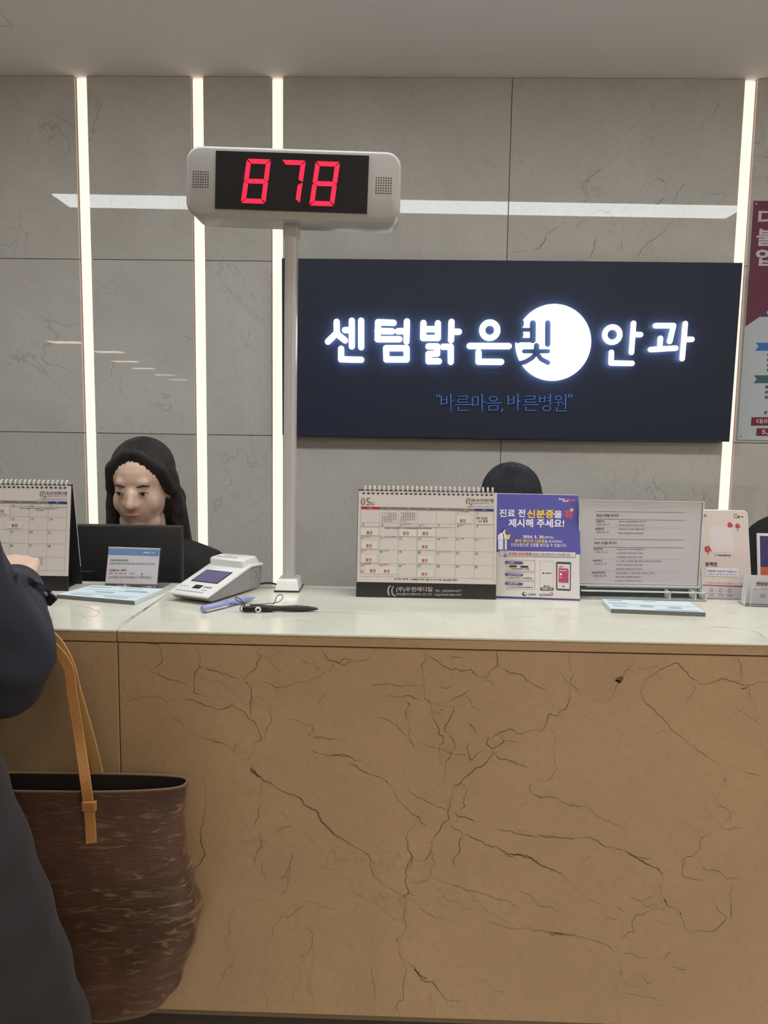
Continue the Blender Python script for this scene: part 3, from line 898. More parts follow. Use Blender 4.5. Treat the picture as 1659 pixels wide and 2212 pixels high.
# tagline in thin brush-like strokes
def brush(mb, pts, w0, w1, f):
    P = [f(*p) for p in pts]
    n = len(P)
    L_, R_ = [], []
    for i, p in enumerate(P):
        a, b = P[max(i - 1, 0)], P[min(i + 1, n - 1)]
        l = math.hypot(b[0] - a[0], b[1] - a[1]) or 1
        w = (w0 + (w1 - w0) * i / (n - 1)) / 2
        L_.append((p[0] - (b[1] - a[1]) / l * w, p[1] + (b[0] - a[0]) / l * w)); R_.append((p[0] + (b[1] - a[1]) / l * w, p[1] - (b[0] - a[0]) / l * w))
    pts2 = L_ + R_[::-1]
    m_ = len(pts2)
    area = sum(pts2[i][0] * pts2[(i + 1) % m_][1] - pts2[(i + 1) % m_][0] * pts2[i][1] for i in range(m_))
    if area < 0:
        pts2 = pts2[::-1]
    for i in range(n - 1):
        q = [L_[i], L_[i + 1], R_[i + 1], R_[i]]
        ar = sum(q[k][0] * q[(k + 1) % 4][1] - q[(k + 1) % 4][0] * q[k][1] for k in range(4))
        if ar < 0:
            q = q[::-1]
        mb.prism_xz(q, -0.006, 0.0)
def ring(mb, cx, cy, rx, ry, w, f, n=18):
    for i in range(n):
        a0, a1 = 2 * math.pi * i / n, 2 * math.pi * (i + 1.08) / n
        brush(mb, [(cx + rx * math.cos(a0), cy + ry * math.sin(a0)), (cx + rx * math.cos(a1), cy + ry * math.sin(a1))], w, w, f)
def ba(ox, k=1.0):
    return [([(ox + 2, 965), (ox + 6, 970), (ox + 5, 1028)], 8, 6), ([(ox + 42, 968), (ox + 43, 1020)], 6, 6), ([(ox + 5, 995), (ox + 43, 992)], 4, 4), ([(ox + 5, 1022), (ox + 43, 1017)], 4, 5),
            ([(ox + 66, 953), (ox + 70, 960), (ox + 70, 1070)], 9, 5), ([(ox + 70, 1004), (ox + 88, 1000)], 4, 6)]
def reun(ox):
    return [([(ox + 18, 970), (ox + 84, 967)], 4, 5), ([(ox + 84, 967), (ox + 82, 990)], 6, 5), ([(ox + 24, 990), (ox + 84, 988)], 4, 4), ([(ox + 24, 988), (ox + 22, 1012)], 6, 5), ([(ox + 22, 1011), (ox + 90, 1008)], 4, 5),
            ([(ox + 2, 1027), (ox + 108, 1024)], 4, 6), ([(ox + 24, 1038), (ox + 24, 1066)], 7, 5), ([(ox + 24, 1065), (ox + 92, 1063)], 4, 6)]
def ma(ox):
    return [([(ox + 8, 975), (ox + 8, 1034)], 7, 6), ([(ox + 8, 976), (ox + 46, 973)], 4, 5), ([(ox + 46, 973), (ox + 45, 1028)], 6, 6), ([(ox + 8, 1030), (ox + 46, 1027)], 4, 5), ([(ox + 68, 955), (ox + 73, 962), (ox + 73, 1072)], 9, 5), ([(ox + 73, 1008), (ox + 92, 1005)], 4, 6)]
def eum(ox):
    return [('r', ox + 54, 986, 27, 15), ([(ox + 2, 1016), (ox + 108, 1013)], 4, 6), ([(ox + 26, 1030), (ox + 26, 1066)], 6, 5), ([(ox + 26, 1032), (ox + 84, 1030)], 4, 4), ([(ox + 84, 1030), (ox + 83, 1062)], 6, 5), ([(ox + 26, 1064), (ox + 84, 1061)], 4, 5)]
mb = MB()
def glyphs(f, items, s=1.0):
    for st in items:
        if st[0] == 'r':
            ring(mb, st[1], st[2], st[3], st[4], 5 * 0.00056, f)
        else:
            brush(mb, st[0], st[1] * 0.00056, st[2] * 0.00056, f)
glyphs(A_, ba(1112)); glyphs(A_, reun(1208)); glyphs(A_, ma(1318)); glyphs(A_, eum(1412))
for qx in (1085, 1101):
    glyphs(A_, [([(qx + 8, 955), (qx + 2, 964), (qx + 5, 976)], 3, 9)])
glyphs(A_, [([(1524, 1052), (1528, 1062), (1518, 1076)], 9, 3)])
sB = lambda x, y: A_(x, y)
glyphs(A_, ba(1560)); glyphs(A_, reun(1660))
def byeong(ox):
    return [([(ox + 6, 966), (ox + 6, 1010)], 6, 6), ([(ox + 40, 966), (ox + 40, 1008)], 6, 5), ([(ox + 6, 986), (ox + 40, 984)], 4, 4), ([(ox + 6, 1008), (ox + 40, 1005)], 4, 4),
            ([(ox + 74, 955), (ox + 78, 962), (ox + 77, 1026)], 9, 5), ([(ox + 56, 980), (ox + 77, 978)], 5, 4), ([(ox + 56, 1000), (ox + 77, 998)], 5, 4), ('r', ox + 54, 1051, 25, 17)]
def won(ox):
    return [('r', ox + 32, 981, 20, 14), ([(ox + 2, 1012), (ox + 62, 1008)], 4, 5), ([(ox + 32, 1012), (ox + 31, 1038)], 5, 4), ([(ox + 54, 1022), (ox + 78, 1021)], 4, 4),
            ([(ox + 76, 955), (ox + 80, 962), (ox + 79, 1054)], 9, 5), ([(ox + 20, 1044), (ox + 20, 1070)], 6, 5), ([(ox + 20, 1069), (ox + 86, 1067)], 4, 6)]
glyphs(A_, byeong(1770)); glyphs(A_, won(1870))
for qx in (1970, 1988):
    glyphs(A_, [([(qx, 956), (qx + 3, 968), (qx - 5, 980)], 9, 3)])
mb.build('tagline', M_TAGLINE, sign)['label'] = 'small blue Korean tagline in quotation marks'

# ------------------------------------------------------------------ poster on the wall, right edge
pw, ph = 0.62, at(1624, 433, 2.944).z - at(1595, 950, 2.944).z
p0 = at(1597, 950, 2.944)
poster = thing('wall_poster', 'maroon and white information poster hanging right of the rightmost light strip', 'poster', (1.2265, 2.9495, p0.z))
MB().box(0, pw, -0.005, -0.0008, 0, ph).build('sheet', mat('poster_sheet', srgb(196, 205, 212), 0.3), poster)
def PS(x, y):
    return (1540 + x / 3.815, 400 + y / 3.815)
def pl(x, y):
    p = at(*PS(x, y), 2.9445)
    return (p.x - 1.2265, ph - (p.z - p0.z))
pr = Print(pw, ph, [(0, 0), (pw, 0), (pw, ph), (0, ph)], -0.005)
MAR, MAR2 = ink(112, 52, 72), ink(120, 40, 58)
a, b = pl(262, 1165), pl(454, 1000)
slope = (b[1] - a[1]) / (b[0] - a[0])
pr.quad([(0.002, 0.001), (pw, 0.001), (pw, max(0.002, a[1] + slope * pw)), (0.002, a[1])], MAR)
for s, q0, q1 in (('대', (382, 200), (520, 330)), ('불', (368, 362), (510, 498)), ('입', (360, 528), (505, 662))):
    (xa, za), (xb, zb) = pl(*q0), pl(*q1)
    pr.text(s, xa, za, xb, zb, ink(214, 205, 212), 0.03)
def pq(pts, m, layer=2):
    pr.quad([pl(*p) for p in pts], m, layer)
pq([(365, 1085), (425, 1015), (900, 1015), (900, 1085)], ink(92, 62, 110))
pq([(352, 1298), (800, 1298), (800, 1365), (348, 1365), (375, 1330)], ink(58, 118, 190))
pq([(338, 1567), (800, 1567), (800, 1632), (332, 1632), (360, 1600)], ink(66, 106, 112))
pq([(318, 1912), (760, 1912), (760, 1982), (312, 1982)], MAR2)
pq([(360, 2003), (760, 2003), (760, 2066), (355, 2066)], MAR2)
def ptxt(s, x0, y0, x1, y1, m, b=0.02):
    (xa, za), (xb, zb) = pl(x0, y0), pl(x1, y1)
    pr.text(s, xa, za, xb, zb, m, b, 3)

WHI = ink(225, 222, 228)
ptxt('대', 446, 1035, 500, 1068, WHI)
ptxt('대리처', 362, 1926, 520, 1968, WHI)
ptxt('5,0', 405, 2016, 490, 2056, WHI)
for y in (1398, 1440, 1483, 1525):
    x_, z_ = pl(455, y); pr.disc(x_, z_, 0.0052, ink(52, 62, 82), 2)
for x, y in ((443, 1664), (442, 1706), (440, 1748), (434, 1875)):
    x_, z_ = pl(x, y); pr.disc(x_, z_, 0.0058, ink(40, 50, 60), 2)
for s_, x, y in (('1', 455, 1398), ('2', 455, 1440), ('3', 455, 1483), ('4', 455, 1525), ('1', 443, 1664), ('2', 442, 1706), ('3', 440, 1748), ('4', 434, 1875)):
    x_, z_ = pl(x, y); pr.text(s_, x_ - 0.0018, z_ - 0.0032, None, z_ + 0.0032, WHI, 0.02, 3)
pr.build('printed_design', poster)
for x, z in ((0.012, ph - 0.012), (0.012, 0.012)):
    MB().tube([(x, -0.0052, z), (x, -0.0075, z)], 0.004, 10).build('pin', M_SILVER, poster)

# ------------------------------------------------------------------ number display on its pole
M_RED = mat('red_segment', (0.4, 0.01, 0.03), 0.4, emit=(1.0, 0.012, 0.055), es=1.25, var=0)
px_, py_ = -0.2145, 1.468
disp = thing('queue_number_display', 'grey queue number display showing 878 in red on a tall pole', 'number display', (px_, py_, ZT))
# base: wedge block
bw, bd, bh = 0.0235, 0.034, 0.022
v = [(-bw, -bd, 0.002), (bw, -bd, 0.002), (bw, bd, 0.002), (-bw, bd, 0.002), (-bw * .78, -bd * .62, bh), (bw * .78, -bd * .62, bh), (bw * .78, bd * .8, bh), (-bw * .78, bd * .8, bh)]
smooth_by_angle(MB().add(v, [(0, 3, 2, 1), (4, 5, 6, 7), (0, 1, 5, 4), (1, 2, 6, 5), (2, 3, 7, 6), (3, 0, 4, 7)]).build('base', M_GLOSSW, disp, bevel=0.003, seg=3), 30)
MB().box(-bw, bw, -bd, bd, 0, 0.003).build('rubber_foot', M_BLACK, disp)
ztop = at(628, 478, py_).z - ZT
prof = [(-0.0105, -0.012), (-0.0045, -0.0135), (0.006, -0.0135), (0.0065, -0.012), (0.0105, -0.0115), (0.0105, 0.012), (-0.0105, 0.012)]
mb = MB()
np_ = len(prof)
mb.add([(x, y, bh) for x, y in prof] + [(x + 0.004, y, ztop) for x, y in prof],
       [(i, (i + 1) % np_, np_ + (i + 1) % np_, np_ + i) for i in range(np_)] + [tuple(range(np_))[::-1], tuple(range(np_, 2 * np_))])
mb.build('pole', mat('grey_pole', (0.56, 0.55, 0.56), 0.28, var=0.01), disp, bevel=0.0012)
zc_ = at(628, 515, py_).z - ZT
MB().box(-0.0125 + 0.004, 0.0135 + 0.004, -0.016, 0.016, zc_, ztop).build('collar', M_SILVER, disp, bevel=0.003, seg=3)
# head
dc = at(632, 397, 1.425)
def rrect(w, h, r, n=8):
    P = []
    for cx_, cz_, a0 in ((w / 2 - r, h / 2 - r, 0), (-w / 2 + r, h / 2 - r, 90), (-w / 2 + r, -h / 2 + r, 180), (w / 2 - r, -h / 2 + r, 270)):
        for i in range(n + 1):
            a = math.radians(a0 + 90 * i / n)
            P.append((cx_ + r * math.cos(a), cz_ + r * math.sin(a)))
    return P
head = smooth_by_angle(MB().prism_xz(rrect(0.376, 0.1195, 0.026)[::1], 0.0, 0.084).build('housing', M_SILVER, disp, bevel=0.006, seg=3), 40)
hr = Matrix.Rotation(math.radians(1.45), 4, 'Y')
head.matrix_local = Matrix.Translation((dc.x - px_, 1.425 - py_, dc.z - ZT)) @ hr
scn = MB().box(-0.1335, 0.1335, -0.0022, 0.001, -0.0485, 0.0485).build('screen', mat('display_glass', (0.012, 0.012, 0.016), 0.12, spec=0.5), head)
scn.location = (-0.0015, 0, 0.002)
pd = homography([(267, 118), (1402, 155), (1390, 573), (262, 535)], [(-0.1335, 0.0485), (0.1335, 0.0485), (0.1335, -0.0485), (-0.1335, -0.0485)])
def digit(tl, tr, bl, br, segs):
    # unit square (u right, v down) -> display plane, seven segments with mitred ends
    th, tv, g = 0.20, 0.105, 0.012
    S = {'a': [(0.03, 0), (0.97, 0), (1 - th, tv), (th, tv)], 'd': [(th, 1 - tv), (1 - th, 1 - tv), (0.97, 1), (0.03, 1)],
         'g': [(0.03, 0.5), (th, 0.5 - tv / 2), (1 - th, 0.5 - tv / 2), (0.97, 0.5), (1 - th, 0.5 + tv / 2), (th, 0.5 + tv / 2)],
         'f': [(0, 0.03), (th - g, tv + g), (th - g, 0.5 - tv / 2 - g), (0.02, 0.5 - g), (0, 0.47)], 'b': [(1, 0.03), (1, 0.47), (0.98, 0.5 - g), (1 - th + g, 0.5 - tv / 2 - g), (1 - th + g, tv + g)],
         'e': [(0, 0.53), (0.02, 0.5 + g), (th - g, 0.5 + tv / 2 + g), (th - g, 1 - tv - g), (0, 0.97)], 'c': [(1, 0.53), (1, 0.97), (1 - th + g, 1 - tv - g), (1 - th + g, 0.5 + tv / 2 + g), (0.98, 0.5 + g)]}
    d = bpy.data.objects.new('digit', None); C.objects.link(d); d.parent = head; d.location = (-0.0015, 0, 0.002)
    for s in segs:
        P = []
        for u, v_ in S[s]:
            x = (tl[0] * (1 - u) + tr[0] * u) * (1 - v_) + (bl[0] * (1 - u) + br[0] * u) * v_
            y = (tl[1] * (1 - u) + tr[1] * u) * (1 - v_) + (bl[1] * (1 - u) + br[1] * u) * v_
            P.append(pd(x, y))
        ar = sum(P[i][0] * P[(i + 1) % len(P)][1] - P[(i + 1) % len(P)][0] * P[i][1] for i in range(len(P)))
        MB().prism_xz(P if ar > 0 else P[::-1], -0.0028, -0.0022).build('segment', M_RED, d)
digit((498, 177), (676, 183), (454, 496), (636, 502), 'abcdefg')
digit((755, 185), (934, 191), (712, 504), (890, 504), 'abc')
digit((1008, 195), (1187, 201), (962, 514), (1144, 520), 'abcdefg')
for sx in (-0.1615, 0.159):
    mb = MB()
    for i in range(7):
        for j in range(7):
            x, z = sx + (i - 3) * 0.0043, 0.002 + (j - 3) * 0.0043
            mb.prism_xz([(x + 0.00125 * math.cos(k * math.pi / 4), z + 0.00125 * math.sin(k * math.pi / 4)) for k in range(8)], -0.0003, 0.001)
    g_ = mb.build('speaker_grille', M_BLACK, head)

# ------------------------------------------------------------------ desk calendars
INK, RED_, GREY, BLUE_ = ink(40, 38, 40), ink(178, 30, 62), ink(125, 118, 120), ink(38, 54, 130)
LGREY = ink(150, 144, 144)
CAL_C = [(72, 160), (1622, 186), (1610, 1371), (48, 1342)]
def calendar(name, label, loc, yaw, month):
    W, H = 0.2545, 0.196
    lean = math.radians(-9.0)
    t = thing(name, label, 'calendar', loc, (0, 0, yaw), group='spiral desk calendars on the counter')
    front = MB().box(0, W, 0.0, 0.0025, 0, H).build('front_board', M_BLACK, t)
    front.rotation_euler = (lean, 0, 0)
    dx = H * math.sin(-lean)
    back = MB().box(0, W, 0.0, 0.0022, 0, H).build('rear_board', M_BLACK, t)
    back.location = (0, 2 * dx + 0.004, 0)
    back.rotation_euler = (-lean, 0, 0)
    MB().box(W, W + 0.0006, 0.0002, 0.0020, 0.035, H - 0.002).build('board_edge', M_PAPER, back)
    MB().box(0.01, W - 0.01, 0.004, 2 * dx, 0.0006, 0.002).build('base_board', M_BLACK, t)
    zb = H * (1 - (1175 - 160) / 1182.0)
    page = MB().box(0.001, W - 0.0005, -0.0030, -0.0002, zb, H - 0.0018).build('page', M_PAPER, front)
    p = Print(W, H, CAL_C, -0.0030)
    r = random.Random(3)
    f = lambda x, y: y                       # keep picture coordinates
    sl = 0.0185
    # header
    if month == 5:
        p.text('05', 105, 252, 207, 330, INK, -0.012)
        p.dashes(217, 258, 302, 12, GREY, seed=1); p.dashes(217, 258, 322, 12, GREY, seed=2)
    p.arc(1302, 290, 32, 120, 270, 8, INK, 2, sx=0.75); p.arc(1330, 290, 34, 60, 260, 7, INK, 2, sx=0.7)
    p.text('(주)우전메디칼', 1328, 262, 1585, 300, INK, 0.012)
    p.text('WOOJEON MEDICAL CO.,LTD.', 1330, 306, 1583, 322, INK, 0.0)
    p.dashes(1268, 1585, 345, 10, GREY, seed=4, slope=0.01)
    xs_ = [105, 314, 524, 735, 947, 1160, 1372, 1584]
    yt = lambda x, y: y + (x - 105) * sl
    for i, nm in enumerate(('SUN', 'MON', 'TUE', 'WED', 'THU', 'FRI', 'SAT')):
        m_ = (RED_ if i == 0 else BLUE_ if i == 6 else GREY)
        a_, b_ = xs_[i], xs_[i + 1]
        p.quad([(a_, yt(a_, 345)), (b_, yt(b_, 345)), (b_, yt(b_, 373)), (a_, yt(a_, 373))], m_)
        xm = (a_ + b_) / 2
        p.text(nm, xm - 20, yt(xm, 352), xm + 20, yt(xm, 366), ink(205, 198, 200), 0.01, 3)
    ys_ = [374, 521, 667, 818, 967, 1113]
    if month == 2:
        ys_ = [374, 521, 667, 818, 967, 1113]
    for k, y in enumerate(ys_):
        p.seg((100 - k * 0.6, yt(100, y)), (1582, yt(1582, y)), 2.6, LGREY)
    for x in xs_:
        p.seg((x, yt(x, 374)), (x - 10, yt(x, 1113)), 2.6, LGREY)
    if month == 5:
        days = {0: (None, None, None, None, None, 1, 2)}
        d = 3
        for row in range(1, 5):
            days[row] = tuple(range(d, d + 7)); d += 7
    else:
        days = {row: tuple(range(1 + 7 * row, 8 + 7 * row)) for row in range(4)}
        days[4] = (None,) * 7
    for row in range(5):
        for i, n_ in enumerate(days[row]):
            if not n_:
                continue
            x = xs_[i] + (22 if row < 2 else 10) - row * 3
            y = yt(x, ys_[row] + (6 if month == 5 else 12))
            red = (month == 5 and n_ in (24, 25)) or False
            p.text(str(n_), x, y, None, y + 28, RED_ if red else INK, 0.0)
            if month == 5 and n_ in (1, 5, 6, 8, 10, 11, 14, 15, 16, 17, 18, 21, 24, 25, 26):
                w_ = {1: 95, 5: 85, 6: 30, 8: 45, 10: 60, 11: 140, 14: 70, 15: 45, 16: 28, 17: 14, 18: 55, 21: 115, 24: 75, 25: 60, 26: 28}[n_]
                p.dashes(x + (30 if n_ < 10 else 45), x + (30 if n_ < 10 else 45) + w_, y + 5, 9, RED_ if red else GREY, seed=n_)
    if month == 5:
        p.text('31', 98, 1046, 133, 1076, RED_, 0.0)
        p.seg((100, 566), (1153, 578), 4, GREY, 2)
        p.dashes(368, 890, 582, 10, INK, seed=9, slope=0.008)
        stick = [(105, 578, 300), (108, 724, 285), (105, 877, 280), (148, 1000, 305), (305, 1003, 490), (532, 592, 725), (740, 592, 925), (738, 738, 918), (738, 886, 910), (738, 1038, 910), (1166, 445, 1335)]
        txt = [(167, 616), (160, 760), (156, 914), (202, 1034), (358, 1038), (573, 622), (788, 624), (781, 770), (781, 922), (779, 1070), (1206, 484)]
        STK = mat('sticker_paper', (0.70, 0.67, 0.665), 0.6, var=0.01)
        for (x0, y0, x1) in stick:
            p.quad([(x0, y0), (x1, y0 + 3), (x1 - 4, y0 + 84), (x0 - 4, y0 + 80)], STK, 2)
        for x, y in txt:
            p.text('휴진', x, y, x + 65, y + 36, RED_, 0.02, 3)
        p.quad([(1385, 450), (1560, 452), (1556, 540), (1383, 538)], STK, 2)
        p.text('매주 토요일', 1390, 460, 1510, 488, ink(20, 20, 22), 0.012, 3)
        p.text('4시 종료', 1408, 494, 1518, 522, ink(20, 20, 22), 0.012, 3)
        for ox, m in ((340, 0), (550, 1)):
            p.text(('4', '6')[m], ox + 60, 393, None, 404, GREY, 0.0)
            for rr in range(6):
                for cc_ in range(7):
                    if (rr == 1 and cc_ < (3, 1)[m]) or (rr == 5 and cc_ > (4, 2)[m]):
                        continue
                    p.rect(ox + cc_ * 24, 413 + rr * 18, ox + 13 + cc_ * 24, 422 + rr * 18, ink(165, 110, 120) if cc_ == 0 else ink(120, 115, 116), 2)
        p.dashes(478, 645, 1142, 13, INK, seed=21, slope=0.008); p.dashes(660, 815, 1146, 13, INK, seed=22, slope=0.008)
        p.dashes(832, 1000, 1150, 13, INK, seed=23, slope=0.008); p.dashes(1018, 1187, 1154, 13, INK, seed=24, slope=0.008)
    else:
        p.seg((940, 425), (1580, 437), 4, GREY, 2)
        p.dashes(1040, 1480, 447, 8, INK, seed=31, slope=0.015)
        p.dashes(1230, 1320, 470, 8, INK, seed=32)
        STK = mat('sticker_paper', (0.70, 0.67, 0.665), 0.6, var=0.01)
        for (x, y) in ((740, 430), (900, 590)):
            p.quad([(x, y), (x + 185, y + 3), (x + 181, y + 78), (x - 4, y + 75)], STK, 2)
            p.text('휴진', x + 62, y + 30, x + 130, y + 64, RED_, 0.02, 3)
        for ox in (965, 1175):
            for rr in range(6):
                for cc_ in range(7):
                    if (rr == 1 and cc_ < 3) or (rr == 5 and cc_ > 3):
                        continue
                    p.rect(ox + cc_ * 22, 1000 + rr * 17, ox + 12 + cc_ * 22, 1009 + rr * 17, ink(120, 115, 116), 2)
    p.build('printed_page', front)
    # company band on the board below the page
    q = Print(W, H, CAL_C, 0.0)
    SIL = ink(196, 192, 190)
    q.arc(440, 1275, 55, 120, 265, 14, SIL, 2, sx=0.62); q.arc(480, 1275, 52, 70, 250, 11, SIL, 2, sx=0.6)
    q.text('(주)우전메디칼', 498, 1230, 905, 1290, SIL, 0.012)
    q.text('WOOJEON MEDICAL CO.,LTD.', 500, 1300, 903, 1330, SIL, 0.0)
    q.text('TEL : (02)2040-6677', 932, 1262, 1225, 1293, SIL, 0.0)
    q.text('http://www.wjm.co.kr', 932, 1300, 1225, 1336, SIL, 0.0)
    q.build('printed_band', front)
    # wire binding
    n_ = 28
    for i in range(n_):
        x = (135 - 60 + i * 52.6) / 1552 * W
        mb = MB()
        for dxx in (0, 0.0018):
            P = []
            for k in range(15):
                a = math.radians(-80 + 280 * k / 14)
                P.append((x + dxx, 0.0015 - 0.0058 * math.cos(a), H + 0.001 + 0.0075 * math.sin(a)))
            mb.tube(P, 0.00055, 5, caps=False)
        mb.build('binding_ring', M_WIRE, front, smooth=True)
    p = Print(W, H, CAL_C, -0.0031)
    for i in range(n_):
        x = 123 + i * 52.6
        p.rect(x, 192 + i * 0.75, x + 25, 208 + i * 0.75, ink(22, 22, 24), 1)
    p.build('binding_hole', front)
    return t

zc = ZT
c_a = atz(769, 1289.5, zc)
calendar('desk_calendar', 'spiral desk calendar open at month 05 in the middle of the counter', (c_a.x, c_a.y, zc), math.radians(0.2), 5)
c_b = atz(147, 1277, zc)
yb = math.radians(1.0)
calendar('desk_calendar', 'spiral desk calendar at the left edge beside the visitor in navy', (c_b.x - 0.2545 * math.cos(yb), c_b.y - 0.2545 * math.sin(yb), zc), yb, 2)

# ------------------------------------------------------------------ blue identity notice
def easel(name, label, cat, px_l, px_r, zt_px, lean, thick=0.003, board=None, H=None, edge=None):
    a, b = atz(*px_l, zc), atz(*px_r, zc)
    W = (b - a).length
    t = thing(name, label, cat, a, (0, 0, math.atan2(b.y - a.y, b.x - a.x)))
    bd_ = MB().box(0, W, 0, thick, 0, H).build('board', board or M_PAPER, t, bevel=0.0006, seg=1)
    bd_.rotation_euler = (-lean, 0, 0)
    return t, bd_, W
H_ = 0.2005
t, bd_, W_ = easel('notice_board', 'blue and white identity card notice standing beside the middle calendar', 'notice', (1071, 1292), (1253, 1298), 0, math.radians(21), H=H_)
st_ = MB().box(W_ * 0.3, W_ * 0.7, 0.0, 0.002, 0, H_ * 0.8).build('rear_leg', M_PAPER, t)
st_.location = (0, 0.118, 0); st_.rotation_euler = (math.radians(16), 0, 0)
p = Print(W_, H_, [(243, 190), (1462, 210), (1540, 1850), (222, 1830)], 0.0)
PUR, YEL, WH, CRD = ink(78, 76, 158), ink(238, 206, 60), ink(232, 230, 240), ink(222, 74, 88)
p.quad([(243, 200), (1462, 218), (1527, 1112), (232, 1092)], PUR)
p.quad([(222, 1796), (1540, 1822), (1540, 1850), (222, 1830)], ink(58, 56, 120))
p.text('Better', 1178, 262, 1265, 288, WH, 0.03); p.text('Better', 1238, 290, 1325, 316, WH, 0.03)
p.dashes(1290, 1418, 290, 40, CRD, seed=2, unit=14)
p.text('진료 전', 286, 435, 672, 548, WH, 0.028)
p.text('신분증', 706, 440, 1105, 562, YEL, 0.03); p.text('을', 1112, 450, 1226, 558, WH, 0.028)
p.text('꼭', 1258, 450, 1390, 575, CRD, 0.03)
star = []
for i in range(10):
    rr = 36 if i % 2 == 0 else 15
    star.append((1372 + rr * math.sin(i * math.pi / 5 + 0.2), 436 - rr * math.cos(i * math.pi / 5 + 0.2)))
for i in range(10):
    p.quad([(1372, 436), star[i], star[(i + 1) % 10]], YEL, 3)
p.text('제시해 주세요!', 425, 580, 1262, 702, WH, 0.028)
p.text('2024. 5. 20.', 642, 830, 968, 872, WH, 0.03); p.text('부터는', 972, 835, 1112, 880, WH, 0.01)
p.text('환자 본인의 신분증', 522, 890, 975, 942, YEL, 0.025); p.text('을 제시하여야', 980, 898, 1240, 944, WH, 0.01)
p.text('건강보험으로 진료를 받으실 수 있습니다.', 455, 950, 1312, 1006, WH, 0.01)
# the drawn doctor
p.quad([(262, 830), (310, 795), (370, 795), (395, 850), (395, 1055), (262, 1052)], WH, 3)
p.quad([(335, 880), (368, 880), (366, 1060), (338, 1060)], ink(70, 110, 180), 4)
p.quad([(330, 810), (355, 810), (358, 880), (340, 880)], ink(110, 120, 170), 4)
p.disc(347, 768, 30, ink(224, 190, 176), 4); p.quad([(318, 775), (312, 745), (345, 722), (372, 738), (345, 752), (330, 790)], ink(40, 36, 50), 5)
p.quad([(382, 830), (452, 818), (430, 895), (370, 898)], ink(214, 206, 84), 5); p.disc(362, 880, 14, ink(224, 190, 176), 6)
p.quad([(255, 900), (262, 830), (300, 840), (300, 900), (370, 880), (372, 900), (290, 925)], ink(214, 214, 228), 4)
p.quad([(280, 1066), (1452, 1084), (1452, 1168), (280, 1150)], ink(206, 200, 206), 2); p.frame(280, 1072, 1452, 1160, 4, ink(90, 90, 120), 3)
p.text('모바일 건강보험증', 422, 1096, 776, 1142, ink(196, 60, 74), 0.025, 4); p.text('으로도 본인확인이 가능합니다.', 785, 1102, 1380, 1148, ink(60, 60, 80), 0.008, 4)
p.arc(375, 1152, 22, 0, 360, 6, ink(60, 60, 70), 4); p.seg((368, 1110), (368, 1150), 10, ink(60, 60, 70), 4)
for a in range(5):
    an = math.radians(200 + a * 35)
    p.seg((368 + 18 * math.cos(an), 1108 + 14 * math.sin(an)), (368 + 34 * math.cos(an), 1108 + 26 * math.sin(an)), 4, ink(60, 60, 70), 4)
for k, (y0, y1, s1, s2) in enumerate(((1215, 1388, '1. 앱 설치', None), (1405, 1535, '2. 설치 후 본인인증', '· 설치 후 본인인증 수단 선택하여 인증'), (1550, 1682, '3. 설정 및 등록', None))):
    p.frame(388, y0, 832, y1, 4, ink(100, 98, 120), 2)
    p.quad([(368, y0 + 18), (630, y0 + 24), (655, y0 + 45), (630, y0 + 66), (368, y0 + 60)], ink(74, 72, 140), 3)
    p.text(s1, 402, y0 + 28, (505, 612, 570)[k], y0 + 56, WH, 0.02, 4)
p.rect(432, 1300, 550, 1330, INK, 3); p.rect(608, 1304, 728, 1334, INK, 3)
p.dashes(434, 745, 1355, 18, ink(90, 88, 110), seed=4); p.dashes(415, 790, 1500, 16, ink(90, 88, 110), seed=5); p.dashes(415, 805, 1646, 16, ink(90, 88, 110), seed=6)
p.frame(912, 1225, 1118, 1690, 3, ink(160, 156, 166), 2)
p.dashes(982, 1085, 1416, 18, ink(80, 78, 96), seed=7); p.disc(960, 1416, 12, INK, 3); p.dashes(1002, 1072, 1622, 18, ink(80, 78, 96), seed=8); p.disc(982, 1622, 12, INK, 3)
p.rect(920, 1648, 1122, 1690, INK, 3); p.dashes(938, 1102, 1669, 18, WH, seed=9, layer=4)
p.quad([(1155, 1245), (1175, 1232), (1370, 1238), (1386, 1252), (1390, 1680), (1372, 1692), (1185, 1684), (1165, 1670)], ink(52, 52, 64), 2)
p.quad([(1174, 1268), (1370, 1272), (1374, 1664), (1182, 1660)], ink(206, 200, 208), 3)
p.quad([(1196, 1334), (1330, 1338), (1350, 1362), (1352, 1566), (1200, 1560)], ink(172, 62, 92), 4)
p.dashes(1212, 1318, 1373, 16, WH, seed=12, layer=5); p.disc(1230, 1430, 18, WH, 5); p.dashes(1212, 1250, 1482, 12, WH, seed=13, layer=5); p.disc(1276, 1626, 14, ink(60, 60, 70), 4); p.dashes(1190, 1270, 1311, 12, INK, seed=15, layer=4)
p.disc(668, 1758, 33, ink(40, 40, 52), 2); p.disc(676, 1752, 17, M_PAPER, 3)
p.text('보건복지부', 720, 1742, 855, 1780, ink(50, 50, 60), 0.01); p.text('국민건강보험', 900, 1745, 1062, 1782, ink(50, 50, 60), 0.01)
p.disc(1094, 1746, 25, ink(140, 60, 70), 2); p.disc(1094, 1744, 12, WH, 3)
p.build('printed_design', bd_)

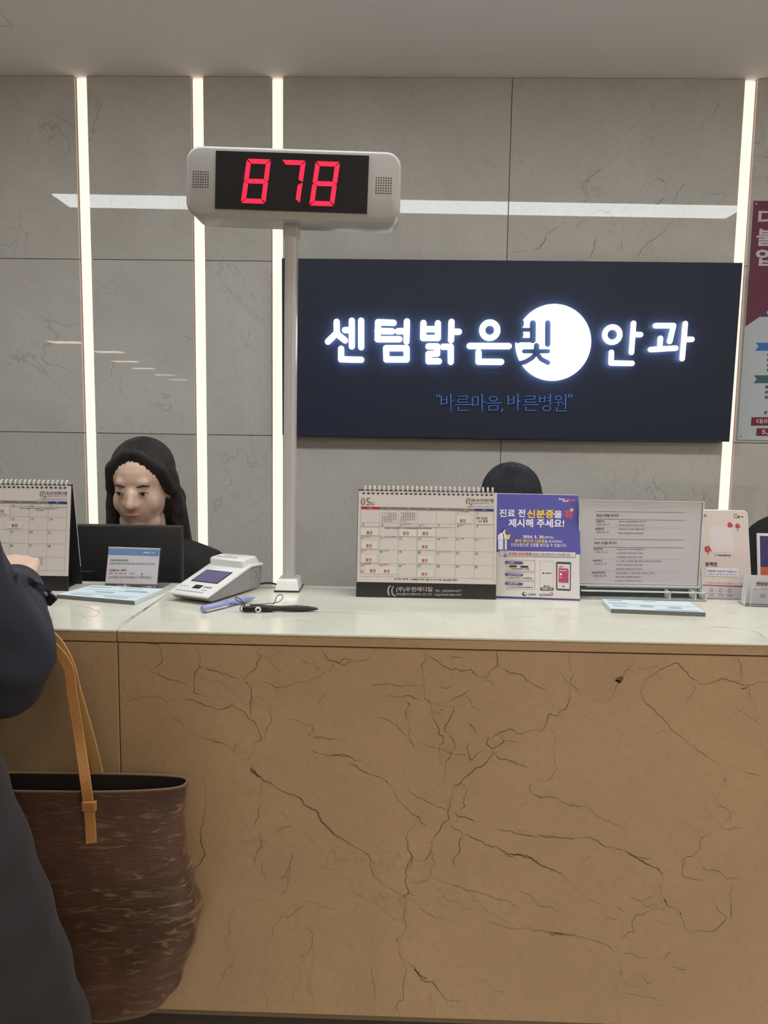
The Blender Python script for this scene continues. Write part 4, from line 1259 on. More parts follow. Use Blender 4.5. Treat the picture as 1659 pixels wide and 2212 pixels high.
# ------------------------------------------------------------------ acrylic holder with card instalment notice
ya = 1.462
a, b = at(1255.5, 1260, ya), at(1509, 1267, ya)
tl, tr = at(1255, 1081, ya), at(1522, 1087, ya)
Wa, Ha, zb_ = (tr.x - tl.x) * 0.985, tl.z - a.z, a.z - zc
t = thing('acrylic_sign_holder', 'clear acrylic holder with a white card instalment notice right of the blue notice', 'sign holder', (tl.x, ya, zc), (0, 0, 0))
MB().box(0.001, Wa - 0.001, 0.0, 0.0008, zb_, zb_ + Ha - 0.001).build('paper', M_PAPER2, t)
MB().box(-0.001, Wa + 0.001, 0.0012, 0.0042, 0.004, zb_ + Ha + 0.002).build('back_plate', M_ACR, t)
for x in (-0.0022, Wa + 0.0004):
    MB().box(x, x + 0.0018, -0.0030, 0.0042, zb_ - 0.004, zb_ + Ha + 0.002).build('side_edge', M_ACRE, t)
MB().box(-0.001, Wa + 0.001, -0.0024, 0.0042, zb_ + Ha + 0.0005, zb_ + Ha + 0.002).build('top_edge', M_ACRE, t)
MB().box(-0.001, Wa + 0.001, -0.006, 0.0042, zb_ - 0.0035, zb_ - 0.001).build('bottom_edge', M_ACRE, t)
MB().box(0.0, Wa + 0.004, -0.036, 0.03, 0.0, 0.003).build('foot_plate', M_ACR, t)
MB().box(0.0, Wa + 0.004, -0.036, -0.0335, 0.0, 0.0032).build('foot_edge', M_ACRE, t)
MB().box(0.0, Wa + 0.004, -0.034, -0.031, 0.0145, 0.017).build('front_rail', M_ACRE, t)
MB().box(0.002, Wa - 0.018, -0.004, 0.000, 0.004, 0.0155).build('dark_insert', mat('dark_insert', (0.06, 0.07, 0.075), 0.2), t)
for x in (Wa * 0.72, Wa - 0.016, Wa + 0.002):
    MB().box(x, x + 0.002, -0.034, -0.002, 0.003, 0.016).build('rib', M_ACRE, t)
arc = [(Wa * 0.503 + 0.0115 * math.cos(math.radians(q)), -0.0006, zb_ + Ha + 0.001 - 0.0115 * math.sin(math.radians(q))) for q in range(0, 181, 15)]
MB().tube(arc, 0.0005, 6).build('finger_notch', M_ACRE, t)
p = Print(Wa, Ha, [(85, 122), (1545, 146), (1480, 1138), (78, 1102)], 0.0)
p.h = homography([(85, 122), (1545, 146), (1480, 1138), (78, 1102)], [(0, zb_ + Ha), (Wa, zb_ + Ha), (Wa, zb_), (0, zb_)])
NV, GR2, LG2 = ink(58, 56, 78), ink(92, 90, 104), ink(132, 128, 142)
for (x0, y0, x1, y1, w) in ((265, 258, 1337, 268, 5), (262, 350, 1332, 364, 5), (252, 586, 1322, 602, 5), (246, 682, 1316, 694, 5), (300, 448, 1300, 460, 2), (300, 820, 1300, 834, 2), (300, 958, 1290, 974, 2)):
    p.seg((x0, y0), (x1, y1), w, GR2 if w > 3 else LG2, 1)
p.text('최대 3개월 무이자', 274, 288, 538, 322, NV, 0.015); p.text('최대 5개월 무이자', 258, 617, 523, 650, NV, 0.015)
for s_, s2, x, y in (('신한카드', '~2026. 03. 31', 268, 362), ('현대카드', '~2026. 06. 30', 266, 454), ('삼성카드', '~2026. 06. 30', 255, 690), ('비씨카드', '~2026. 03. 31', 249, 828), ('KB국민카드', '~2026. 06. 30', 244, 966)):
    p.text(s_, x, y, x + (155 if 'KB' in s_ else 108), y + 26, INK, 0.02)
    p.text(s2, x, y + 40, x + 160, y + 62, GR2, 0.0)
for k, (y, w) in enumerate(((378, 320), (424, 312), (470, 308), (518, 308), (708, 325), (754, 300), (800, 304), (848, 530), (892, 308), (940, 304), (988, 462), (1032, 296), (1078, 310))):
    x = 540 - (y - 378) * 0.038
    p.dashes(x, x + w, y, 15, LG2, seed=40 + k, slope=0.006, unit=11)
p.build('printed_text', t)

# ------------------------------------------------------------------ pads of forms
M_FORM = mat('pale_blue_form', (0.62, 0.72, 0.76), 0.6, var=0.02)
M_GLUE = mat('grey_pad_edge', (0.17, 0.17, 0.18), 0.6)
def pad(label, quad, glue, seed, lines):
    P = [atz(*q, zc + 0.0072) for q in quad]
    base = sum(P, Vector()) / 4
    t = thing('form_pad', label, 'form pad', (base.x, base.y, zc), group='pads of pale blue forms on the counter')
    L = [(q.x - base.x, q.y - base.y) for q in P]
    n = len(L)
    mb = MB()
    mb.add([(x, y, 0.0004) for x, y in L] + [(x, y, 0.0072) for x, y in L], [(3, 2, 1, 0), (4, 5, 6, 7), (0, 1, 5, 4), (1, 2, 6, 5), (2, 3, 7, 6), (3, 0, 4, 7)])
    mb.build('sheets', M_FORM, t)
    i, j = glue
    a, b = Vector(L[i] + (0,)), Vector(L[j] + (0,))
    out = Vector((a.y - b.y, b.x - a.x, 0)).normalized()
    c_ = Vector((0, 0, 0))
    if out.dot(a) < 0:
        out = -out
    q = [a, b, b + out * 0.0007, a + out * 0.0007]
    MB().add([(v.x, v.y, 0.0004) for v in q] + [(v.x, v.y, 0.0072) for v in q], [(3, 2, 1, 0), (4, 5, 6, 7), (0, 1, 5, 4), (1, 2, 6, 5), (2, 3, 7, 6), (3, 0, 4, 7)]).build('glued_edge', M_GLUE, t)
    # print on the top sheet, in a unit square u right, v away
    mbp = MB()
    r = random.Random(seed)
    def uv(u, v):
        x = (L[0][0] * (1 - u) + L[1][0] * u) * (1 - v) + (L[3][0] * (1 - u) + L[2][0] * u) * v
        y = (L[0][1] * (1 - u) + L[1][1] * u) * (1 - v) + (L[3][1] * (1 - u) + L[2][1] * u) * v
        return (x, y, 0.00745)
    for u0, u1, v0, v1 in lines:
        mbp.add([uv(u0, v0), uv(u1, v0), uv(u1, v1), uv(u0, v1)], [(0, 1, 2, 3)])
    mbp.build('printed_lines', ink(150, 172, 190), t, fix=False)
pad('pad of pale blue forms lying before the small notice, left of the card terminal', [(123, 1284), (291, 1298), (354, 1272), (200, 1263.5)], (0, 1), 3,
    [(0.05, 0.35, 0.80, 0.86), (0.45, 0.75, 0.86, 0.91), (0.05, 0.95, 0.60, 0.615), (0.30, 0.55, 0.40, 0.50), (0.60, 0.9, 0.62, 0.72), (0.1, 0.95, 0.26, 0.275), (0.55, 0.85, 0.12, 0.18), (0.1, 0.4, 0.12, 0.17)])
pad('pad of pale blue forms lying in front of the acrylic holder', [(1320, 1315), (1524, 1323), (1489, 1300), (1300, 1294)], (0, 1), 4,
    [(0.05, 0.22, 0.85, 0.93), (0.03, 0.25, 0.60, 0.66), (0.45, 0.6, 0.86, 0.92), (0.05, 0.98, 0.50, 0.52), (0.36, 0.5, 0.30, 0.45), (0.66, 0.8, 0.26, 0.40), (0.50, 0.95, 0.05, 0.12), (0.05, 0.2, 0.28, 0.36)])

# ------------------------------------------------------------------ small notice in an L-shaped acrylic stand
a, b = atz(227, 1267, zc), atz(338, 1271, zc)
Wn = (b - a).length
t = thing('acrylic_notice_stand', 'small blue-headed medical notice in a clear stand behind the left form pad', 'sign holder', a, (0, 0, math.atan2(b.y - a.y, b.x - a.x)))
Hn = 0.0745
card = MB().box(0, Wn, 0.0, 0.001, 0.001, Hn).build('card', M_PAPER2, t)
card.rotation_euler = (math.radians(-16), 0, 0)
pl_ = MB().box(-0.001, Wn + 0.001, 0.0012, 0.0034, 0.0, Hn + 0.001).build('back_plate', M_ACR, t); pl_.rotation_euler = card.rotation_euler
eg = MB().box(-0.001, Wn + 0.001, -0.0004, 0.0034, Hn + 0.0002, Hn + 0.0016).build('top_edge', M_ACRE, t); eg.rotation_euler = card.rotation_euler
MB().box(-0.001, Wn + 0.012, -0.012, 0.05, 0.0, 0.0022).build('foot_plate', M_ACR, t)
p = Print(Wn, Hn, [(258, 230), (1222, 240), (1140, 892), (215, 862)], 0.0)
p.quad([(262, 242), (1218, 252), (1198, 362), (244, 350)], ink(104, 138, 180)); p.dashes(905, 1135, 306, 26, ink(196, 214, 234), seed=3)
p.text('의료법 제22조제1항,', 296, 424, 632, 458, INK, 0.01); p.text('의료법시행규칙 제14조(진료기록부 등의 기재 사항)', 285, 478, 1118, 520, INK, 0.005)
p.text('진료를 받는 사람의', 278, 586, 585, 618, INK, 0.01); p.dashes(278, 345, 655, 24, ink(196, 132, 136), seed=5); p.dashes(385, 600, 655, 24, ink(196, 132, 136), seed=6); p.dashes(640, 735, 655, 24, ink(196, 132, 136), seed=7)
p.text('을', 860, 645, 888, 678, INK, 0.01); p.text('인적사항은 진료기록부에 반드시 기록해야 합니다.', 275, 695, 1062, 738, INK, 0.005)
p.quad([(218, 812), (1148, 830), (1140, 890), (212, 862)], ink(92, 88, 94)); p.text('센텀밝은', 415, 838, 545, 868, ink(206, 202, 208), 0.01); p.disc(572, 855, 24, ink(222, 222, 232), 3); p.text('안과', 600, 840, 662, 870, ink(206, 202, 208), 0.01)
p.dashes(885, 950, 866, 24, ink(160, 156, 162), seed=9); p.dashes(962, 1120, 866, 26, ink(222, 220, 226), seed=10)
p.build('printed_text', card)

# ------------------------------------------------------------------ pink payment stand
a, b = atz(1518, 1294, zc), atz(1612, 1297, zc)
Wp = 0.0905
t = thing('payment_stand', 'pale pink payment stand with red flowers right of the acrylic holder', 'sign holder', (a.x, a.y + 0.002, zc), (0, 0, math.radians(-1.5)))
Hp = 0.168
bd_ = MB().prism_xz([(x + Wp / 2, z + Hp / 2) for x, z in rrect(Wp, Hp, 0.008)], 0.0, 0.0028).build('board', mat('pale_pink_card', (0.60, 0.515, 0.495), 0.5, var=0.01), t)
bd_.rotation_euler = (math.radians(-17), 0, 0)
MB().prism_xz([(x + Wp / 2, z + Hp / 2) for x, z in rrect(Wp + 0.004, Hp + 0.004, 0.009)], 0.0030, 0.0052).build('back_plate', M_ACRE, t).rotation_euler = (math.radians(-17), 0, 0)
MB().box(0.0, Wp, -0.004, 0.05, 0.0, 0.0028).build('foot_plate', M_ACR, t)
p = Print(Wp, Hp, [(288, 240), (1128, 240), (1240, 1720), (240, 1720)], 0.0)
p.rect(460, 478, 875, 880, ink(206, 198, 200), 1)
FL, FLD, LF = ink(182, 50, 60), ink(140, 30, 44), ink(92, 96, 70)
for x, y, r in ((825, 450, 42), (960, 462, 38), (405, 835, 56)):
    for k in range(5):
        p.disc(x + r * 0.5 * math.cos(k * 1.257), y + r * 0.45 * math.sin(k * 1.257), r * 0.55, FL, 2 + k % 2)
    p.disc(x + 3, y, r * 0.2, ink(222, 170, 150), 5)
    p.quad([(x + r * 0.9, y + r * 0.2), (x + r * 1.5, y), (x + r * 1.2, y + r * 0.7)], LF, 2)
for x, y in ((958, 525), (408, 912)):
    p.quad([(x - 18, y), (x, y - 12), (x + 20, y + 4), (x - 5, y + 10)], LF, 2)
p.dashes(535, 835, 930, 28, ink(96, 88, 92), seed=4); p.dashes(295, 432, 312, 22, ink(90, 82, 86), seed=5); p.rect(300, 326, 432, 332, ink(90, 82, 86), 2); p.dashes(968, 1062, 326, 26, INK, seed=6); p.frame(898, 290, 958, 345, 8, ink(96, 88, 92), 2)
p.text('동백전', 345, 1050, 568, 1120, INK, 0.03)
p.quad([(352, 1142), (965, 1148), (962, 1296), (350, 1290)], ink(216, 212, 224), 3)
p.text('QR결제는', 372, 1184, 548, 1222, ink(86, 104, 160), 0.01, 4); p.text('진료비만 가능합니다.', 560, 1186, 942, 1224, ink(86, 104, 160), 0.01, 4)
p.text('※렌즈비, 수술비 불가※ 실물 카드는 가능', 388, 1242, 935, 1276, ink(70, 70, 92), 0.0, 4)
p.dashes(358, 830, 1412, 34, ink(182, 162, 160), seed=8)
p.seg((262, 1458), (1225, 1470), 16, ink(150, 48, 66), 2)
p.quad([(252, 1476), (1226, 1480), (1238, 1716), (244, 1716)], ink(190, 182, 188), 1)
for x in (432, 614, 792):
    p.disc(x, 1550, 40, ink(152, 132, 140), 2); p.disc(x, 1550, 28, ink(184, 160, 166), 3)
    p.dashes(x - 60, x + 72, 1618, 18, ink(132, 124, 132), seed=x); p.dashes(x - 50, x + 60, 1646, 18, ink(132, 124, 132), seed=x + 1)
for x in (524, 704):
    p.seg((x - 8, 1540), (x + 6, 1552), 5, ink(130, 120, 128), 2); p.seg((x + 6, 1552), (x - 8, 1564), 5, ink(130, 120, 128), 2)
p.build('printed_design', bd_)

# ------------------------------------------------------------------ purple and orange card in a white frame, right edge
q = at(1622, 1152, 1.475); zq = q.z - zc
t = thing('framed_card', 'small white framed card in purple and orange at the right edge', 'framed card', (q.x + 0.012, 1.452, zc), (0, 0, math.radians(-3)))
Hf, Wf = zq / math.cos(math.radians(13)), 0.105
fr = MB().box(0, Wf, 0, 0.004, 0, Hf).build('frame', mat('white_frame', (0.62, 0.61, 0.64), 0.4), t, bevel=0.001)
fr.rotation_euler = (math.radians(-13), 0, 0)
p = Print(Wf, Hf, [(0, 0), (105, 0), (105, 122), (0, 122)], 0.0)
OR, PU2 = ink(190, 84, 44), ink(46, 36, 96)
p.rect(5, 5, 30, 62, PU2); p.rect(30, 5, 100, 28, OR); p.rect(30, 28, 100, 62, ink(200, 198, 214)); p.rect(5, 62, 100, 112, OR)
p.build('printed_design', fr)
lg = MB().box(Wf * 0.3, Wf * 0.7, 0, 0.003, 0, Hf * 0.85).build('rear_leg', M_BLACK, t); lg.location = (0, 0.05, 0); lg.rotation_euler = (math.radians(9), 0, 0)

# ------------------------------------------------------------------ business card holder, right edge
a = atz(1603, 1306, zc)
t = thing('card_holder', 'clear business card holder with white cards at the right edge', 'card holder', (a.x, a.y - 0.006, zc), (0, 0, math.radians(-2)))
Wc = 0.1
cb = MB().box(0.002, Wc - 0.002, 0.006, 0.010, 0.003, 0.0545).build('card_stack', M_PAPER2, t)
cb.rotation_euler = (math.radians(-8), 0, 0)
MB().box(0, Wc, 0.012, 0.014, 0.0, 0.05).build('back_plate', M_ACR, t).rotation_euler = (math.radians(-8), 0, 0)
MB().box(0.008, Wc - 0.008, -0.008, -0.006, 0.0, 0.034).build('front_lip', M_ACR, t)
MB().box(0.008, 0.0092, -0.0085, -0.006, 0.0, 0.034).build('lip_edge', M_ACRE, t)
MB().box(0.008, 0.024, -0.0085, -0.006, 0.0332, 0.0345).build('lip_edge', M_ACRE, t)
MB().box(0, Wc, -0.01, 0.03, 0.0, 0.002).build('foot_plate', M_ACR, t)
MB().box(0, 0.0016, -0.004, 0.012, 0.0, 0.03).build('side_plate', M_ACRE, t)
p = Print(Wc - 0.004, 0.0515, [(0, 0), (96, 0), (96, 51.5), (0, 51.5)], 0.006)
p.text('센텀밝은빛안과', 22, 12, 72, 18.5, INK, 0.02); p.dashes(17, 78, 24.5, 1.6, GREY, seed=3); p.text('051.7', 30, 34, 46, 40, ink(70, 68, 80), 0.0)
o = p.build('printed_text', cb); o.location = (0.002, 0, 0.003)

# ------------------------------------------------------------------ card payment terminal
M_TW = mat('terminal_white', (0.78, 0.79, 0.79), 0.18, coat=0.4, var=0.01)
M_TG = mat('terminal_grey', (0.30, 0.285, 0.30), 0.4, var=0.02)
f0 = (atz(358, 1298, zc) + atz(445, 1310, zc)) / 2
t = thing('card_terminal', 'white and grey card payment terminal with a small purple screen', 'card terminal', (f0.x + 0.004, f0.y + 0.006, zc), (0, 0, math.radians(-23.5)))
def loft(prof_lo, prof_hi, hw_, name, m, parent, bev):
    # side profile (y, z) given as lower and upper lines, extruded across x
    pts = prof_lo + prof_hi[::-1]
    n_ = len(pts)
    mb_ = MB().add([(-hw_, y, z) for y, z in pts] + [(hw_, y, z) for y, z in pts],
                   [tuple(range(n_))[::-1], tuple(range(n_, 2 * n_))] + [(i, (i + 1) % n_, n_ + (i + 1) % n_, n_ + i) for i in range(n_)])
    return smooth_by_angle(mb_.build(name, m, parent, bevel=bev, seg=3), 40)
loft([(0.012, 0.003), (0.16, 0.003)], [(0.0, 0.012), (0.128, 0.0455), (0.168, 0.044)], 0.0415, 'lower_body', M_TG, t, 0.004)
loft([(-0.003, 0.0118), (0.128, 0.0452), (0.169, 0.0435)], [(-0.002, 0.0165), (0.126, 0.0515), (0.166, 0.049)], 0.0435, 'top_shell', M_TW, t, 0.0024)
loft([(0.108, 0.040), (0.163, 0.042)], [(0.108, 0.0605), (0.116, 0.0625), (0.152, 0.0635), (0.163, 0.052)], 0.0375, 'printer_cover', M_TW, t, 0.003)
MB().box(-0.026, 0.018, 0.118, 0.1192, 0.0628, 0.0634).build('paper_slot', M_TG, t)
ang = math.atan2(0.035, 0.128)
face = bpy.data.objects.new('front_face', None); C.objects.link(face); face.parent = t; face.location = (0, -0.002, 0.0166); face.rotation_euler = (ang, 0, 0)
MB().box(-0.029, 0.029, 0.046, 0.094, 0.0, 0.0006).build('screen_bezel', M_BLACKG, face)
MB().box(-0.027, 0.027, 0.048, 0.092, 0.0006, 0.0009).build('screen', mat('purple_lcd', (0.10, 0.085, 0.17), 0.1, emit=(0.30, 0.26, 0.45), es=0.10, var=0.02), face)
MB().box(-0.008, 0.008, 0.021, 0.034, 0.0, 0.0009).build('button', M_BLACKG, face, bevel=0.0003)
MB().box(0.013, 0.029, 0.027, 0.0315, 0.0, 0.0007).build('label_plate', M_TG, face)
MB().box(0.016, 0.026, 0.017, 0.0185, 0.0, 0.0005).build('printed_mark', M_TG, face)
MB().box(-0.034, 0.026, 0.0085, 0.0098, 0.0, 0.0006).build('card_slot', M_TG, face)
mb = MB()
for k, x in enumerate((-0.034, -0.027, -0.0205)):
    mb.tube([(x + 0.0016 * math.cos(q * math.pi / 5), 0.026 + 0.0016 * math.sin(q * math.pi / 5), 0.0004) for q in range(11)], 0.0002, 4)
mb.build('icon', ink(150, 130, 150), face)
mb = MB().tube([(0.0418, 0.136 + 0.0095 * math.cos(q * math.pi / 10), 0.030 + 0.0095 * math.sin(q * math.pi / 10)) for q in range(21)], 0.0005, 5)
mb.build('side_emblem', mat('emblem', (0.25, 0.22, 0.27), 0.4), t)

# cable from terminal to the wall side
P = [atz(548, 1263, zc + 0.006), atz(560, 1262, zc + 0.006), atz(575, 1259.5, zc + 0.005), atz(586, 1259.5, zc + 0.0045), atz(596, 1262, zc + 0.0035)]
mb = MB().tube(P, 0.0019, 8)
tag(mb.build('cable', M_BLACKG, smooth=True), 'short black cable between the card terminal and the display base', 'cable')

# ------------------------------------------------------------------ pens
M_PEN = mat('periwinkle_plastic', (0.30, 0.34, 0.62), 0.35, var=0.02)
a, b = atz(437, 1316, zc + 0.0062), atz(552, 1289, zc + 0.0062)
d_ = b - a
t = thing('pen', 'periwinkle blue pen lying beside the card terminal', 'pen', (a.x, a.y, zc), (0, 0, math.atan2(d_.y, d_.x)))
L = d_.length
smooth_by_angle(MB().tube([(0, 0, .0062), (0.0015, 0, .0062), (L * .62, 0, .0062), (L * .84, 0, .0058), (L * .9, 0, .0055)], [0.0052, 0.0060, 0.0058, 0.0048, 0.0036], 14).build('barrel', M_PEN, t), 50)
MB().tube([(L * .9, 0, .0055), (L * 1.0, 0, .005)], [0.0034, 0.0006], 10).build('tip', M_PEN, t, smooth=True)
MB().box(0.003, L * .42, -0.0068, -0.0052, 0.0018, 0.0042).build('clip', M_WHITE_PL, t, bevel=0.0005)
MB().box(L * .40, L * .45, -0.004, 0.004, 0.0105, 0.0128).build('clip_knob', M_PEN, t, bevel=0.001)

a, b = atz(524, 1315, zc + 0.0055), atz(687, 1314, zc + 0.0055)
d_ = b - a
t = thing('pen', 'black ballpoint pen with an elastic cord lying on the counter', 'pen', (a.x, a.y, zc), (0, 0, math.atan2(d_.y, d_.x)))
L = d_.length
smooth_by_angle(MB().tube([(0, 0, .0055), (0.002, 0, .0055), (L * .30, 0, .0058), (L * .34, 0, .0056), (L * .385, 0, .0056), (L * .39, 0, .0058), (L * .52, 0, .0057), (L * .7, 0, .0056), (L * .86, 0, .0052), (L * .95, 0, .0048), (L, 0, .0045)],
                          [0.0040, 0.0049, 0.0054, 0.0056, 0.0056, 0.0050, 0.0045, 0.0054, 0.0044, 0.0030, 0.0014], 14).build('barrel', M_BLACKG, t), 40)
for k in range(4):
    x = L * (.275 + k * .016)
    MB().tube([(x, 0, .0057), (x + L * .008, 0, .0057)], 0.0059, 14).build('grip_ridge', M_BLACK, t)
MB().box(0.012, L * .30, -0.0016, 0.0016, 0.0105, 0.0120).build('clip', M_BLACKG, t, bevel=0.0004)
R_, r2 = 0.0036, 0.0017
vs, fs = [], []
for i in range(18):
    for j in range(8):
        A, B = 2 * math.pi * i / 18, 2 * math.pi * j / 8
        vs.append((0.026 + (R_ + r2 * math.cos(B)) * math.cos(A), -0.0075 + r2 * math.sin(B), 0.0054 + (R_ + r2 * math.cos(B)) * math.sin(A)))
for i in range(18):
    for j in range(8):
        fs.append((i * 8 + j, ((i + 1) % 18) * 8 + j, ((i + 1) % 18) * 8 + (j + 1) % 8, i * 8 + (j + 1) % 8))
MB().add(vs, fs).build('cord_bead', M_GLOSSW, t, smooth=True)
def spline(P, n=8):
    P = [Vector(p) for p in P]
    out = []
    for i in range(len(P) - 1):
        p0, p1, p2, p3 = P[max(i - 1, 0)], P[i], P[i + 1], P[min(i + 2, len(P) - 1)]
        for k in range(n):
            t_ = k / n
            out.append(0.5 * ((2 * p1) + (p2 - p0) * t_ + (2 * p0 - 5 * p1 + 4 * p2 - p3) * t_ ** 2 + (3 * p1 - p0 - 3 * p2 + p3) * t_ ** 3))
    return out + [P[-1]]
loop = [(-0.022, 0.008, 0.0125), (-0.002, 0.004, 0.0120), (0.004, 0.002, 0.0112), (-0.004, 0.006, 0.020), (-0.012, 0.008, 0.0235), (-0.010, 0.007, 0.0180), (0.004, 0.004, 0.0135), (0.020, 0.003, 0.0125),
        (0.045, 0.003, 0.0135), (0.060, 0.004, 0.0160), (0.0665, 0.006, 0.0235), (0.0620, 0.007, 0.0275), (0.0560, 0.006, 0.0240), (0.0530, 0.004, 0.0160), (0.050, 0.001, 0.0122)]
MB().tube(spline(loop, 6), 0.0007, 6).build('elastic_cord', M_BLACK, t, smooth=True)
loop2 = [(0.004, 0.004, 0.012), (-0.003, -0.003, 0.010), (-0.002, -0.007, 0.004), (0.010, -0.009, 0.002), (0.022, -0.009, 0.003), (0.026, -0.0075, 0.0054)]
MB().tube(spline(loop2, 6), 0.0007, 6).build('elastic_cord', M_BLACK, t, smooth=True)

# ------------------------------------------------------------------ tote bag hanging from the visitor's arm
def hide_material():
    m = bpy.data.materials.new('brown_hair_on_hide')
    m.use_nodes = True
    N, L = m.node_tree.nodes, m.node_tree.links
    b = N['Principled BSDF']
    b.inputs['Roughness'].default_value = 0.55
    b.inputs['Sheen Weight'].default_value = 0.25
    b.inputs['Sheen Roughness'].default_value = 0.4
    b.inputs['Sheen Tint'].default_value = (0.9, 0.62, 0.36, 1)
    tc = N.new('ShaderNodeTexCoord')
    def noise(sx, sy, sz, detail, dist):
        mp = N.new('ShaderNodeMapping'); mp.inputs['Scale'].default_value = (sx, sy, sz)
        L.new(tc.outputs['Object'], mp.inputs[0])
        n = N.new('ShaderNodeTexNoise'); n.inputs['Scale'].default_value = 1; n.inputs['Detail'].default_value = detail; n.inputs['Distortion'].default_value = dist
        L.new(mp.outputs[0], n.inputs['Vector'])
        return n.outputs['Fac']
    def ramp(f, a, c):
        r = N.new('ShaderNodeMapRange'); r.interpolation_type = 'SMOOTHSTEP'
        r.inputs[1].default_value = a; r.inputs[2].default_value = c
        L.new(f, r.inputs[0]); return r.outputs[0]
    def mix(f, a, c):
        x = N.new('ShaderNodeMix'); x.data_type = 'RGBA'
        L.new(f, x.inputs[0])
        for i, q in ((6, a), (7, c)):
            if isinstance(q, tuple):
                x.inputs[i].default_value = q + (1,)
            else:
                L.new(q, x.inputs[i])
        return x.outputs[2]
    streak = noise(26, 26, 120, 7, 1.6)
    col = mix(ramp(noise(9, 9, 9, 3, 0.4), 0.35, 0.68), (0.052, 0.026, 0.015), (0.105, 0.046, 0.032))
    sx = N.new('ShaderNodeSeparateXYZ'); L.new(tc.outputs['Object'], sx.inputs[0])
    side = ramp(sx.outputs[0], -0.05, 0.20)
    mm = N.new('ShaderNodeMath'); mm.operation = 'MULTIPLY'; L.new(ramp(streak, 0.52, 0.72), mm.inputs[0])
    m2 = N.new('ShaderNodeMath'); m2.operation = 'MULTIPLY_ADD'; m2.inputs[1].default_value = 0.75; m2.inputs[2].default_value = 0.22; L.new(side, m2.inputs[0])
    L.new(m2.outputs[0], mm.inputs[1])
    col = mix(mm.outputs[0], col, (0.235, 0.145, 0.075))
    L.new(col, b.inputs['Base Color'])
    bp = N.new('ShaderNodeBump'); bp.inputs['Strength'].default_value = 0.55; bp.inputs['Distance'].default_value = 0.003
    L.new(streak, bp.inputs['Height'])
    L.new(bp.outputs['Normal'], b.inputs['Normal'])
    return m
M_HIDE = hide_material()
M_LEATHER = mat('tan_leather_strap', (0.40, 0.185, 0.06), 0.45, bump=0.15, bscale=200, var=0.12)
M_LINING = mat('dark_bag_lining', (0.022, 0.016, 0.013), 0.8)
zr = 0.905
bag = thing('tote_bag', 'brown cowhide tote bag with tan leather straps hanging from the visitor', 'tote bag', (-0.50, 1.05, 0.57))
bo_ = Vector(bag.location)
# rings: z, x left, x right, half depth, y centre, squareness
rings = [(0.575, -0.705, -0.356, 0.040, 1.052), (0.577, -0.715, -0.344, 0.050, 1.052), (0.586, -0.725, -0.330, 0.056, 1.054), (0.62, -0.735, -0.307, 0.060, 1.054), (0.66, -0.740, -0.293, 0.058, 1.052), (0.70, -0.743, -0.2815, 0.056, 1.050),
         (0.725, -0.744, -0.2795, 0.055, 1.049), (0.76, -0.745, -0.289, 0.052, 1.048), (0.80, -0.745, -0.298, 0.046, 1.048), (0.85, -0.745, -0.301, 0.038, 1.050), (zr - 0.012, -0.745, -0.2985, 0.031, 1.052), (zr, -0.745, -0.2975, 0.030, 1.052)]
n = 72
def ringpts(z, xa, xb, hd, yc, sh=0.0, wob=1.0):
    P = []
    cx_, hw_ = (xa + xb) / 2, (xb - xa) / 2 - sh
    ex = 0.36 + 0.26 * min(1.0, max(0.0, (z - 0.575) / 0.2))
    for i in range(n):
        a = 2 * math.pi * i / n
        ca, sa = math.cos(a), math.sin(a)
        x = cx_ + hw_ * math.copysign(abs(ca) ** ex, ca)
        y = yc + (hd - sh) * math.copysign(abs(sa) ** ex, sa)
        w = wob * (1 - 0.75 * (z - 0.567) / (zr - 0.567))
        fold = math.sin(z * 230 + 14 * x + 2.2 * math.sin(x * 31)) * 0.0014 + math.sin(z * 105 - 22 * x + 1.5 * math.sin(y * 60)) * 0.0024
        fold *= 0.5 + 1.3 * max(0, min(1, (x + 0.46) / 0.14)) * max(0.15, min(1, (0.86 - z) / 0.1))
        x += w * fold * (0.5 if ca > 0.55 else 0.15)
        y += w * fold * (-1 if sa < 0 else 0.3) * 0.8
        dz = 0.0
        if z > zr - 0.02:
            dz = 0.007 * (x - cx_) / hw_ * 1.0 + (0.004 * math.sin(5 * x))
        if z < 0.6:
            dz += 0.010 * max(0, (-0.42 - x)) * -2.0 - (0.012 if (sa > 0.1) else 0) * (1 if x < -0.40 else 0.4)
        P.append((x - bo_.x, y - bo_.y, z + dz - bo_.z))
    return P
import itertools
def dense(rs, k=5):
    out = []
    for a, b in zip(rs[:-1], rs[1:]):
        for i in range(k):
            t_ = i / k
            out.append(tuple(a[q] * (1 - t_) + b[q] * t_ for q in range(5)))
    return out + [rs[-1]]
def shell(rs, sh, wob, flip=False):
    vs, fs = [], []
    for r in rs:
        vs += ringpts(*r, sh=sh, wob=wob)
    for k in range(len(rs) - 1):
        for i in range(n):
            j = (i + 1) % n
            q = (k * n + i, k * n + j, (k + 1) * n + j, (k + 1) * n + i)
            fs.append(q[::-1] if flip else q)
    fs.append(tuple(range(n)) if flip else tuple(range(n))[::-1])
    return vs, fs
D = dense(rings)
v, f = shell(D, 0, 1.0)
MB().add(v, f).build('body', M_HIDE, bag, smooth=True, fix=False)
v, f = shell(D, 0.0026, 0.6, True)
MB().add(v, f).build('lining', M_LINING, bag, smooth=True, fix=False)
rim = ringpts(*rings[-1]); rim2 = ringpts(*rings[-1], sh=0.0026, wob=0.6)
mb = MB()
mb.tube([((a[0] + b[0]) / 2, (a[1] + b[1]) / 2, (a[2] + b[2]) / 2) for a, b in zip(rim + rim[:1], rim2 + rim2[:1])], 0.0021, 8, caps=False)
mb.build('rim_binding', mat('rim_binding', (0.15, 0.09, 0.055), 0.6), bag, smooth=True)
